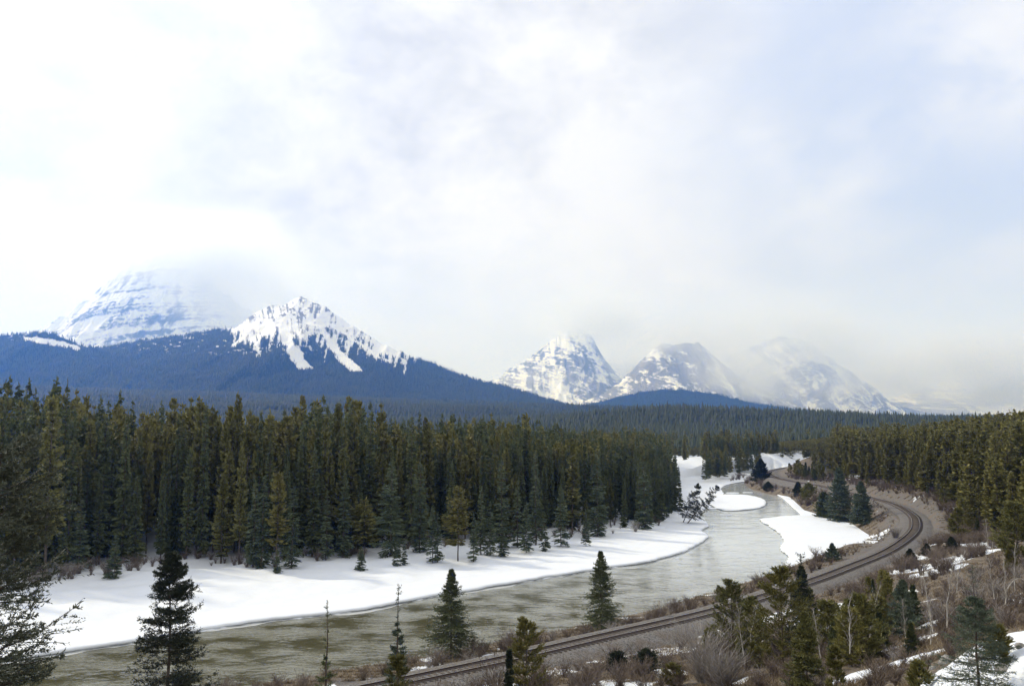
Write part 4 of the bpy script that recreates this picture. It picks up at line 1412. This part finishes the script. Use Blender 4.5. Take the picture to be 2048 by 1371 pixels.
plant(S, 1536, 964, 372, 12, 38, "very small dark spruce on the bank below the far track", M_spruce_dark, foot=982, nlen=0.4, nw=0.2)
plant(S, 1664, 1087, 137, 16, 39, "small spruce on the bank between the snow shelf and the rails", M_spruce_blue, foot=1121, nlen=0.2, nw=0.07)
plant(S, 1820, 1098, 118, 20, 40, "low dark spruce on the outer edge of the railway curve", M_spruce_dark, foot=1136, nlen=0.18, nw=0.07)
plant(S, 1902, 1074, 146, 14, 41, "low dark spruce beside the snow drift outside the curve", M_spruce_dark, foot=1100, nlen=0.18, nw=0.07)
plant(S, 1853, 1088, 138, 11, 42, "smallest dark spruce on the outer edge of the railway curve", M_spruce_dark, foot=1110, nlen=0.18, nw=0.07)
plant(PN, 2030, 1008, 100, 44, 43, "big shaded pine at the right photo edge above the brown slope", M_pine, foot=1125, nlen=0.3, w=0.1, tuft=30, nb=7)
plant(PN, 2022, 1092, 74, 12, 44, "small orange tinged pine on the brown slope at the right edge", M_pine_near, foot=1150)
plant(S, 1235, 1304, 62, 28, 45, "low dark spruce bush below the rails, left of a snow patch", M_spruce_dark, foot=1345, pw=0.5)
plant(S, 1292, 1300, 63, 32, 46, "wide low dark spruce bush below the rails between snow patches", M_spruce_dark, foot=1350, pw=0.45)
plant(PN, 1345, 1330, 62, 22, 47, "low yellow green pine shrub beside the pale grey willow", foot=1372, nl=8)

# trees that step out of the wood onto the snow: tip and foot in the picture
steps = [
    (228, 1067, 1156, 17, 0, "small pale green spruce standing forward on the snow left of the dark foreground spruce"),
    (157, 1000, 1140, 17, 0, "slender spruce at the wood edge above the close left bough tips"),
    (506, 962, 1134, 22, 0, "leftmost tall spruce of a group of three grey green ones at the wood edge"),
    (523, 952, 1136, 18, 0, "middle spruce of the group of three grey green ones at the wood edge"),
    (553, 946, 1138, 18, 1, "pine with a bare lower trunk, yellowest of the trees left of centre"),
    (553, 1098, 1145, 9, 0, "tiny spruce on the snow at the foot of the bare trunked pine"),
    (583, 970, 1136, 22, 0, "grey green spruce right beside the bare trunked pine"),
    (641, 957, 1112, 14, 0, "narrow spruce behind a shorter one left of the round olive pine"),
    (652, 982, 1120, 14, 0, "shorter spruce in front of a narrow one left of the round olive pine"),
    (686, 947, 1115, 18, 0, "pointed spruce with even boughs just left of the round olive pine"),
    (728, 1000, 1108, 28, 1, "round bushy olive pine at the wood edge"),
    (721, 1092, 1140, 12, 0, "little spruce alone on the snow below the round olive pine"),
    (781, 922, 1112, 34, 0, "tallest wide spruce with a visible trunk right of the round olive pine"),
    (794, 1077, 1131, 11, 0, "small bushy spruce on the snow in front of the tallest wide spruce"),
    (808, 1086, 1130, 8, 0, "thin small spruce next to the small bushy one on the snow"),
    (839, 921, 1105, 22, 0, "tall even spruce standing between the wide spruce and the golden pine"),
    (865, 1010, 1126, 14, 0, "left one of two slim spruces below the tall even spruce"),
    (875, 1026, 1124, 11, 0, "right one of two slim spruces below the tall even spruce"),
    (916, 975, 1122, 23, 1, "golden green pine with a straight bare lower trunk on the snow"),
    (947, 1026, 1123, 11, 0, "short spruce just right of the golden green pine"),
    (962, 972, 1108, 16, 0, "grey spruce behind the short spruce right of the golden pine"),
    (980, 1004, 1110, 13, 0, "slim spruce with a pale top behind the snow hollow"),
    (1003, 920, 1096, 22, 0, "tall broad spruce rising above the slim ones right of the golden pine"),
    (1005, 1042, 1112, 13, 0, "low spruce with snow under its skirts below the tall broad spruce"),
    (1035, 964, 1094, 14, 0, "straight grey spruce right of the tall broad spruce"),
    (1053, 1004, 1106, 15, 0, "pale blue green spruce standing forward on the snow right of centre"),
    (1071, 904, 1089, 16, 0, "very tall thin spruce behind the pale blue green one"),
    (1090, 1026, 1102, 11, 0, "small dull spruce left of the full grey spruce on the snow"),
    (1122, 972, 1092, 19, 0, "full grey green spruce at the wood edge with boughs to the snow"),
    (1172, 1020, 1092, 10, 0, "small lone spruce on the open snow near the river bend"),
    (1195, 908, 1072, 24, 0, "broad spruce behind the small lone one near the river bend"),
    (1290, 910, 1058, 18, 0, "tall spruce near the end of the wood above the river bend"),
]
for i, (px, tip, foot, hw, k, lab) in enumerate(steps):
    g = hit(px, foot, 90, 320, 260)[0]
    Y = g[1]
    H = at(px, tip, Y)[2] - g[2]
    R = hw / FPX * Y
    if k:
        c, tk = conifer(700 + i, H, R * 1.15, 0.22, 36, 6, 4, 0.30, up=0.75, droop=0.25, pw=0.45, gap=0.35, rag=0.4, side=0.7)
        tree_thing(PN, c.mesh("edge_pine_crown"), tk.mesh("edge_pine_trunk", True), M_pine_near if i in (4, 18) else M_pine, tuple(g), 0, 1, 1, lab, "pine tree")
    else:
        c, tk = conifer(700 + i, H, R * 1.0, 0.03, int(24 + H), 6, 4, 0.13 + 0.007 * H, pw=0.85, gap=0.25)
        tree_thing(S, c.mesh("edge_spruce_crown"), tk.mesh("edge_spruce_trunk", True), M_spruce_edge, tuple(g), 0, 1, 1, lab, "spruce tree")

# young pines and spruces: outside the railway curve, and on the near slope
ry = np.random.default_rng(77)
YP, YS = [], []
for i in range(4):
    c, tk = pine(950 + i, 4.0, (0.9, 1.1, 0.8, 1.0)[i], zb=0.06, nl=16, nb=5, tuft=22, w=0.06, nlen=0.22)
    YP.append((c.mesh("young_pine_crown"), tk.mesh("young_pine_trunk", True)))
    c, tk = brush_tree(960 + i, 4.0, (0.85, 1.0, 0.7, 0.9)[i], 0.04, 24, 7, 4, 0, 0.15, 0.045, 7)
    YS.append((c.mesh("young_spruce_crown"), tk.mesh("young_spruce_trunk", True)))
LY = {"o": ("young conifer between the brown verge and the sunlit wood outside the railway curve", "young conifers outside the railway curve"),
      "n": ("young conifer scattered among bare bushes on the slope below the rails", "young conifers scattered on the near slope")}
it = [i for i in range(len(TRACK)) if 150 < TRACK[i][1] < 350]
spots_y = []
for q_ in range(44):
    i = it[ry.integers(len(it))]
    p = TRACK[i] + tnr[i] * ry.uniform(7.6, 13.5)
    spots_y.append((p[0], p[1], ry.uniform(0.5, 1.7), "o"))
hy_ = hit(ry.uniform(1400, 1830, 80), ry.uniform(1190, 1345, 80), 30, 160)
for x, y, z in hy_:
    if np.isfinite(x) and float(seg_dist(np.array([x]), np.array([y]), TRACKC)[0]) > 7 and len(spots_y) < 84:
        spots_y.append((x, y, ry.uniform(0.3, 0.85), "n"))
for x, y, s, k in spots_y:
    pn = ry.random() < 0.6
    me_c, me_t = (YP if pn else YS)[ry.integers(4)]
    tree_thing("pine_tree" if pn else "spruce_tree", me_c, me_t, M_pine_sunlit if pn else M_spruce, (x, y, float(gfast(x, y)) - 0.05), ry.uniform(0, 6.28), s * ry.uniform(0.9, 1.2), s, LY[k][0], "pine tree" if pn else "spruce tree", LY[k][1])

# two half fallen spruces over the water
for (fx, fy, tx, ty), lab, sd_ in (((1368, 1040, 1398, 968), "half fallen dead spruce leaning over the river, steeper of the two", 5), ((1378, 1042, 1436, 972), "half fallen dead spruce leaning over the river, lower of the two", 6)):
    g = on(fx, fy, 1.0)
    tip_ = at(tx, ty, g[1] - 3)
    Lt = float(np.linalg.norm(tip_ - g))
    c, tk = brush_tree(900 + sd_, Lt, 2.1, 0.12, 34, 5, 4, 0, 0.32, 0.085, 5, droop=0.5, sparse=0.45, pw=0.5)
    e = tree_thing("leaning_spruce", c.mesh("leaning_spruce_crown"), tk.mesh("leaning_spruce_trunk", True), M_spruce_dark, tuple(g), 0, 1, 1, lab, "spruce tree")
    v = Vector(tip_ - g)
    e.rotation_euler = v.to_track_quat('Z', 'Y').to_euler()


# bushes: bare many-stemmed willows
def bush_mb(seed, H, sp_, n, w):
    r = np.random.default_rng(seed)
    m = MB()
    a = r.random(n) * 6.283
    b0 = np.column_stack([np.cos(a), np.sin(a), np.zeros(n)]) * (0.12 * sp_ * r.random(n))[:, None]
    b0[:, 2] = -0.1
    h = H * (0.55 + 0.5 * r.random(n))
    out = sp_ * (0.25 + 0.75 * r.random(n))
    d = np.column_stack([np.cos(a), np.sin(a)])
    prev, tt = b0, np.clip(r.normal(0.5, 0.25, n), 0, 1)
    for j, (fz, fo) in enumerate(((0.36, 0.22), (0.7, 0.55), (1.0, 1.0))):
        p = np.column_stack([d * (out * fo)[:, None] + r.normal(0, 0.05 * H, (n, 2)), h * fz])
        m.diamonds(prev, p + (p - prev) * 0.12, w * (1.3 - 0.35 * j), tt, r)
        for _ in range(3):
            s = r.random((n, 1))
            q0 = prev + (p - prev) * s
            dv = np.column_stack([d * 0.35 + r.normal(0, 0.45, (n, 2)), 0.65 + 0.4 * r.random(n)])
            q1 = q0 + dv * (H * (0.13 + 0.2 * r.random(n)))[:, None]
            m.diamonds(q0, q1, w * 0.75, np.clip(tt + r.normal(0.1, 0.1, n), 0, 1), r)
        prev = p
    return m


BUSH = [bush_mb(60 + i, 1.0, (0.7, 0.9, 0.6, 1.1, 0.8)[i], (34, 44, 30, 52, 40)[i], 0.026) for i in range(5)]
bush_me = {}
for key, mt in (("r", M_twig_red), ("g", M_twig_grey)):
    bush_me[key] = []
    for bmb in BUSH:
        me = bmb.mesh("bush")
        me.materials.append(mt)
        bush_me[key].append(me)
UNDER = []
rb = np.random.default_rng(31)


def add_bush(loc, h, key, lab, grp, stuff=False):
    k = rb.integers(5)
    rz, s = rb.uniform(0, 6.28), h
    if stuff:
        V, F, T = BUSH[k].arrays()
        ca, sa = math.cos(rz), math.sin(rz)
        UNDER.append((np.column_stack([(V[:, 0] * ca - V[:, 1] * sa) * s + loc[0], (V[:, 0] * sa + V[:, 1] * ca) * s + loc[1], V[:, 2] * s + loc[2]]), F, np.clip(T + rb.normal(0, 0.15), 0, 1)))
        return
    o = bpy.data.objects.new("bush", bush_me[key][k])
    COL.objects.link(o)
    o.location, o.rotation_euler, o.scale = tuple(loc), (0, 0, rz), (s * rb.uniform(0.9, 1.3), s * rb.uniform(0.9, 1.3), s)
    o["label"], o["category"], o["group"] = lab, "bush", grp


GB = {
    "a": ("leafless reddish brown bush in the strip between the rails and the river", "bare bushes along the river side of the rails"),
    "b": ("leafless brown bush on the shrubby bank inside the railway curve", "bare bushes on the bank inside the railway curve"),
    "c": ("leafless bush in the hollow just below the outer side of the rails", "bare bushes in the hollow below the rails"),
    "d": ("leafless grey brown bush on the open slope in front of the rails", "bare bushes on the near slope"),
    "e": ("leafless twiggy bush sticking out of the snow along the wood edge", "bare bushes at the snowy wood edge"),
}
tr_i = np.arange(len(TRACK))
trpx = project(np.column_stack([TRACK, np.full(len(TRACK), TZ)]))
ia = tr_i[(TRACK[:, 1] > 52) & (TRACK[:, 1] < 150) & (TRACK[:, 0] < 60)]
ib = tr_i[(TRACK[:, 1] > 205) & (TRACK[:, 1] < 380)]
ic = tr_i[(TRACK[:, 1] > 56) & (TRACK[:, 1] < 330)]
for key, idx, cnt, n_ind, o0, o1, h0, h1, col in (("a", ia, 190, 78, -4.8, -9.5, 0.6, 1.9, "r"), ("b", ib, 170, 28, -6.5, -17, 1.0, 2.6, "r"), ("c", ic, 560, 74, 6.3, 17, 0.8, 2.2, "r")):
    m = 0
    for q_ in range(cnt):
        i = idx[rb.integers(len(idx))]
        of = o0 + (o1 - o0) * rb.random()
        p = TRACK[i] + tnr[i] * of
        if key == "b" and inside(np.array([p[0]]), np.array([p[1]]), shelf)[0]:
            continue
        z = float(gfast(p[0], p[1]))
        if z < 0.25:
            continue
        add_bush((p[0], p[1], z), rb.uniform(h0, h1) * (1.1 if rb.random() < 0.2 else 0.8), col if rb.random() < 0.75 else "g", *GB[key], stuff=m >= n_ind)
        m += 1
iv = tr_i[(TRACK[:, 1] > 130) & (TRACK[:, 1] < 345)]
for q_ in range(420):
    i = iv[rb.integers(len(iv))]
    of = rb.uniform(5.6, 12.5) if q_ % 3 else -rb.uniform(4.3, 7.5)
    p = TRACK[i] + tnr[i] * of
    add_bush((p[0], p[1], float(gfast(p[0], p[1]))), rb.uniform(0.5, 1.7) if of > 0 else rb.uniform(0.25, 0.8), "r", *GB["c"], stuff=True)
hx = rb.uniform(1130, 2120, 760)
hy = 1120 + 270 * rb.random(760)
hp = hit(hx, hy, 20, 160)
m = 0
for (x, y, z), px, py in zip(hp, hx, hy):
    if not np.isfinite(x) or py < np.interp(px, [1130, 1400, 1700, 1850, 2000, 2120], [1345, 1290, 1225, 1165, 1110, 1080]) + 18:
        continue
    if any(math.hypot((x - d_[0]) / d_[2], (y - d_[1]) / d_[3]) < 1.0 for d_ in drifts) or math.hypot((x - c1[0]) / 4.6, (y - c1[1]) / 7.4) < 1.05:
        continue
    add_bush((x, y, z), rb.uniform(0.45, 1.4) * (0.6 + y / 150), "g" if rb.random() < 0.6 else "r", *GB["d"], stuff=m >= 96)
    m += 1
for q_ in range(130):
    px = rb.uniform(60, 1340)
    foot = np.interp(px, front_px[:, 0], front_px[:, 1]) + rb.uniform(-10, 14)
    g = hit(px, foot, 90, 320, 260)[0]
    if np.isfinite(g[0]):
        add_bush(g, rb.uniform(0.5, 2.2), "g" if q_ % 3 else "r", *GB["e"], stuff=q_ >= 30)
# the large pale willow below the rails
for (px, py, Y, h, lab) in ((1405, 1345, 57, 3.6, "large pale grey leafless willow below the rails at the bottom of the slope"), (1790, 1048, 152, 2.2, "rounded purple grey bush at the foot of the spruce pair inside the curve"), (1450, 1368, 52, 2.6, "pale grey leafless willow at the bottom edge beside the largest one")):
    p = at(px, py, Y)
    mb = bush_mb(int(px), h, h * 0.75, 170, 0.030)
    me = mb.mesh("bush")
    me.materials.append(M_twig_grey)
    o = obj("bush", me, None, loc=(p[0], Y, float(gfast(p[0], Y))))
    o["label"], o["category"] = lab, "bush"
obj("undergrowth", far_mesh("undergrowth", UNDER), M_twig_red, kind="stuff")

# dry grass on the slope and the banks
N = 90000
gx = rb.uniform(500, 2100, N)
gy = rb.uniform(960, 1395, N)
gp = hit(gx, gy, 18, 330, 170)
ok = np.isfinite(gp[:, 0])
gp = gp[ok]
dtk = seg_dist(gp[:, 0], gp[:, 1], TRACKC[::2])
ok = (dtk > 4.2) & (gp[:, 2] > 0.35) & (gp[:, 0] > -40) & ~inside(gp[:, 0], gp[:, 1], shelf) & ~inside(gp[:, 0], gp[:, 1], wood_poly)
ok &= fbm(gp[:, 0] / 3, gp[:, 1] / 3, 3, 90) > 0.42
left_b = inside(gp[:, 0], gp[:, 1], np.vstack([FAR_EDGE[::20], FRONT[::-1]]))
ok &= ~left_b
for d_ in drifts:
    ok &= np.hypot((gp[:, 0] - d_[0]) / d_[2], (gp[:, 1] - d_[1]) / d_[3]) > 0.95
ok &= np.hypot((gp[:, 0] - c1[0]) / 4.4, (gp[:, 1] - c1[1]) / 7.2) > 1.0
gp = gp[ok]
g = MB()
for _ in range(5):
    n = len(gp)
    b0 = gp + np.column_stack([rb.normal(0, 0.12, (n, 2)), np.full(n, -0.03)])
    hgt_ = (0.10 + 0.28 * rb.random(n))
    g.diamonds(b0, b0 + np.column_stack([rb.normal(0, 0.16, (n, 2)), hgt_]), 0.016 + gp[:, 1] * 0.00035, np.clip(rb.normal(0.45, 0.25, n), 0, 1), rb)
obj("dry_grass", g.mesh("dry_grass"), M_grass, kind="stuff")


# bare saplings
def sapling(seed, H, lean, crown=True):
    r = np.random.default_rng(seed)
    tk, br = MB(), MB()
    z = np.linspace(-0.05, 1, 8) * H
    c = np.column_stack([lean * (z / H) ** 1.6 * H + r.normal(0, 0.008 * H, 8), r.normal(0, 0.008 * H, 8), z])
    tk.tube(c, np.linspace(0.0085, 0.0016, 8) * H + 0.006, 5)
    n = 46
    t_ = 0.3 + 0.68 * r.random(n)
    p = np.column_stack([np.interp(t_ * H, z, c[:, k]) for k in range(3)])
    a = r.random(n) * 6.28
    l = H * (0.06 + 0.17 * (1 - t_)) * (0.5 + r.random(n))
    q = p + np.column_stack([np.cos(a) * l * 0.6, np.sin(a) * l * 0.6, l * 0.9])
    br.diamonds(p, q, 0.022, 0.5, r)
    for _ in range(3):
        s = 0.25 + 0.7 * r.random((n, 1))
        m = p + (q - p) * s
        br.diamonds(m, m + np.column_stack([r.normal(0, 0.3, (n, 2)), 0.5 + 0.3 * r.random(n)]) * (l * 0.5)[:, None], 0.016, 0.6, r)
    return tk, br


SAP = [(lambda a, b_: (a.mesh("sapling_trunk", True), b_.mesh("sapling_branches")))(*sapling(800 + i, 4.0, (0.05, -0.08, 0.12, -0.03, 0.2)[i])) for i in range(5)]
spots = [(1742, 1312), (1735, 1318), (1867, 1306), (1882, 1302), (1893, 1296), (1862, 1318), (1812, 1300), (1820, 1306), (1496, 1338), (1488, 1350), (2012, 1240), (2020, 1232), (1990, 1228),
         (1965, 1222), (1985, 1120), (1996, 1128), (1978, 1112), (1930, 1200), (1910, 1215), (1952, 1150), (1700, 1345), (1770, 1330), (1642, 1350), (1925, 1130), (2030, 1215), (1880, 1180), (1846, 1205), (1756, 1280)]
GS = ("pale leafless sapling with a thin bare trunk on the right hand slope", "pale bare saplings on the right hand slope")
for i, (px, py) in enumerate(spots[::2] + spots[1:10:4]):
    g_ = hit(px, py, 20, 200)[0]
    if not np.isfinite(g_[0]):
        continue
    e = bpy.data.objects.new("bare_sapling", None)
    COL.objects.link(e)
    s = rb.uniform(0.7, 1.25)
    e.location, e.rotation_euler, e.scale = tuple(g_), (0, 0, rb.uniform(-0.6, 0.6)), (s, s, s)
    e["label"], e["category"], e["group"] = GS[0], "sapling", GS[1]
    a, b_ = SAP[i % 5]
    for nm, me, mt in (("trunk", a, M_aspen), ("branches", b_, M_twig_grey)):
        if not len(me.materials):
            me.materials.append(mt)
        o = bpy.data.objects.new(nm, me)
        COL.objects.link(o)
        o.parent = e
# bent pale stem arching over the slope
g0, g1 = hit(2002, 1216, 20, 200)[0], hit(2070, 1188, 20, 200)[0]
u = np.linspace(0, 1, 12)
arc = g0[None] * (1 - u)[:, None] + g1[None] * u[:, None] + np.column_stack([0 * u, 0 * u, 1.5 * np.sin(u * math.pi) ** 0.8])
mb = MB()
mb.tube(arc, np.linspace(0.05, 0.015, 12), 6)
o = obj("bent_sapling", mb.mesh("bent_sapling", True), M_aspen)
o["label"], o["category"] = "pale stem bent over in an arch on the brown slope at the right edge", "sapling"

# rocks on the slope
for i in range(34):
    px, py = (rb.uniform(1750, 2045), rb.uniform(1140, 1350)) if i < 24 else (rb.uniform(1120, 1420), rb.uniform(1255, 1300))
    g_ = hit(px, py, 20, 200)[0]
    if not np.isfinite(g_[0]) or abs(float(seg_dist(g_[:1], g_[1:2], TRACKC)[0])) < 4:
        continue
    u_, v_ = np.meshgrid(np.linspace(0, 2 * math.pi, 11)[:-1], np.linspace(-1.45, 1.45, 7))
    R_ = 0.75 + 0.5 * fbm(np.cos(u_) * 1.4 + i * 5, np.sin(u_) * 1.4 + v_, 3, i)
    Vr = np.stack([np.cos(u_) * np.cos(v_) * R_, np.sin(u_) * np.cos(v_) * R_ * 0.8, np.sin(v_) * R_ * 0.6], -1).reshape(-1, 3)
    ii = np.arange(70).reshape(7, 10)
    jj = np.roll(ii, -1, 1)
    Fr = np.stack([ii[:-1], jj[:-1], jj[1:], ii[1:]], -1).reshape(-1, 4)
    o = obj("rock", mesh_np("rock", Vr, [Fr, np.array([list(range(10))[::-1]]), np.array([list(range(60, 70))])]), M_rock, loc=tuple(g_))
    s = rb.uniform(0.12, 0.42)
    o.scale = (s, s, s)
    o.rotation_euler = (0, 0, rb.uniform(0, 6))
    o["label"], o["category"], o["group"] = "small grey rock lying in the dry grass of the slope", "rock", "grey rocks on the slope"

# ------------------------------------------------------------------ air: one box of thin blue haze, and snowfall mist round the peaks
M_haze = bpy.data.materials.new("haze")
M_haze.use_nodes = True
t = M_haze.node_tree
t.nodes.clear()
ho = nd(t, "ShaderNodeOutputMaterial")
hv = nd(t, "ShaderNodeVolumePrincipled")
hv.inputs["Color"].default_value = (0.11, 0.33, 1.0, 1)
hv.inputs["Density"].default_value = HAZE_D
hv.inputs["Absorption Color"].default_value = (0.85, 0.87, 0.89, 1)
hv.inputs["Anisotropy"].default_value = 0.75
t.links.new(hv.outputs[0], ho.inputs["Volume"])
zmax = max(float(np.max(m[0][..., 2])) for m in mtn.values()) + 40
bx = box_v(np.array((0.0, 6760.0)), np.array((1.0, 0)), np.array((0, 1.0)), 14200.0, 6840.0, -140.0, zmax)
obj("haze", mesh_np("haze", bx, BOXF), M_haze, kind="stuff")


def mist(px, py, Y, rx, ry, rz, dens, seed, sc_=2.2, lo=0.35, hi=0.65, tilt=0.0):
    """a soft bank of snowfall: an ellipsoid of cloud, densest inside, gone at its skin"""
    m = bpy.data.materials.new("mist")
    m.use_nodes = True
    t = m.node_tree
    t.nodes.clear()
    o_ = nd(t, "ShaderNodeOutputMaterial")
    v = nd(t, "ShaderNodeVolumePrincipled")
    v.inputs["Color"].default_value = (0.972, 0.99, 1.0, 1)
    v.inputs["Anisotropy"].default_value = 0.6
    c = nd(t, "ShaderNodeTexCoord")
    ln = nd(t, "ShaderNodeVectorMath", operation='LENGTH')
    t.links.new(c.outputs["Object"], ln.inputs[0])
    fall = tramp(t, ln.outputs["Value"], 0.98, 0.15)
    mp = nd(t, "ShaderNodeMapping")
    mp.inputs["Location"].default_value = (seed * 3.7, seed * 1.3, seed)
    mp.inputs["Scale"].default_value = (1, 1, 0.7)
    t.links.new(c.outputs["Object"], mp.inputs[0])
    n = nd(t, "ShaderNodeTexNoise", i_Scale=sc_, i_Detail=3.0, i_Roughness=0.5)
    t.links.new(mp.outputs[0], n.inputs["Vector"])
    d = tmath(t, 'MULTIPLY', fall, tramp(t, n.outputs["Fac"], lo, hi, 0.15, 1.0))
    t.links.new(tmath(t, 'MULTIPLY', d, dens), v.inputs["Density"])
    t.links.new(v.outputs[0], o_.inputs["Volume"])
    nu, nv = 24, 12
    th = np.linspace(0, 2 * math.pi, nu, endpoint=False)
    V = [(0, 0, -1.0)]
    for a in np.linspace(-math.pi / 2, math.pi / 2, nv + 1)[1:-1]:
        V += [(math.cos(a) * math.cos(x), math.cos(a) * math.sin(x), math.sin(a)) for x in th]
    V.append((0, 0, 1.0))
    F4 = [(1 + i * nu + j, 1 + i * nu + (j + 1) % nu, 1 + (i + 1) * nu + (j + 1) % nu, 1 + (i + 1) * nu + j) for i in range(nv - 2) for j in range(nu)]
    F3 = [(0, 1 + (j + 1) % nu, 1 + j) for j in range(nu)] + [(len(V) - 1, len(V) - 1 - nu + j, len(V) - 1 - nu + (j + 1) % nu) for j in range(nu)]
    c0 = at(px, py, Y)
    k = Y / FPX
    o = obj("mist", mesh_np("mist", V, [np.array(F4), np.array(F3)], None, True), m, loc=c0, kind="stuff")
    o.scale = (rx * k, ry, rz * k)
    o.rotation_euler = (0, tilt, 0)


# picture size of each bank in the photo's scale, true depth in metres
mist(340, 482, 8000, 300, 1100, 80, 3.0e-3, 1)
mist(470, 560, 8000, 190, 1100, 170, 4.0e-3, 7)
mist(230, 520, 7800, 230, 900, 90, 1.7e-3, 8)
mist(1175, 630, 9100, 170, 900, 80, 5.0e-3, 2)
mist(1275, 730, 9000, 130, 700, 90, 2.8e-3, 12)
mist(1350, 690, 7600, 170, 700, 80, 3.0e-3, 15)
mist(1485, 745, 7000, 150, 700, 85, 4.5e-3, 3, 2.6)
mist(1650, 780, 6600, 230, 900, 55, 1.5e-3, 9, 2.8)
mist(1570, 680, 9400, 300, 900, 130, 3.6e-3, 4)
mist(1950, 750, 10000, 330, 1200, 110, 4.5e-3, 5)
mist(1090, 780, 8600, 190, 700, 55, 1.5e-3, 6)
mist(1680, 822, 2750, 150, 250, 26, 1.2e-3, 10, 2.8)
mist(800, 620, 11500, 900, 1300, 230, 1.0e-3, 11)
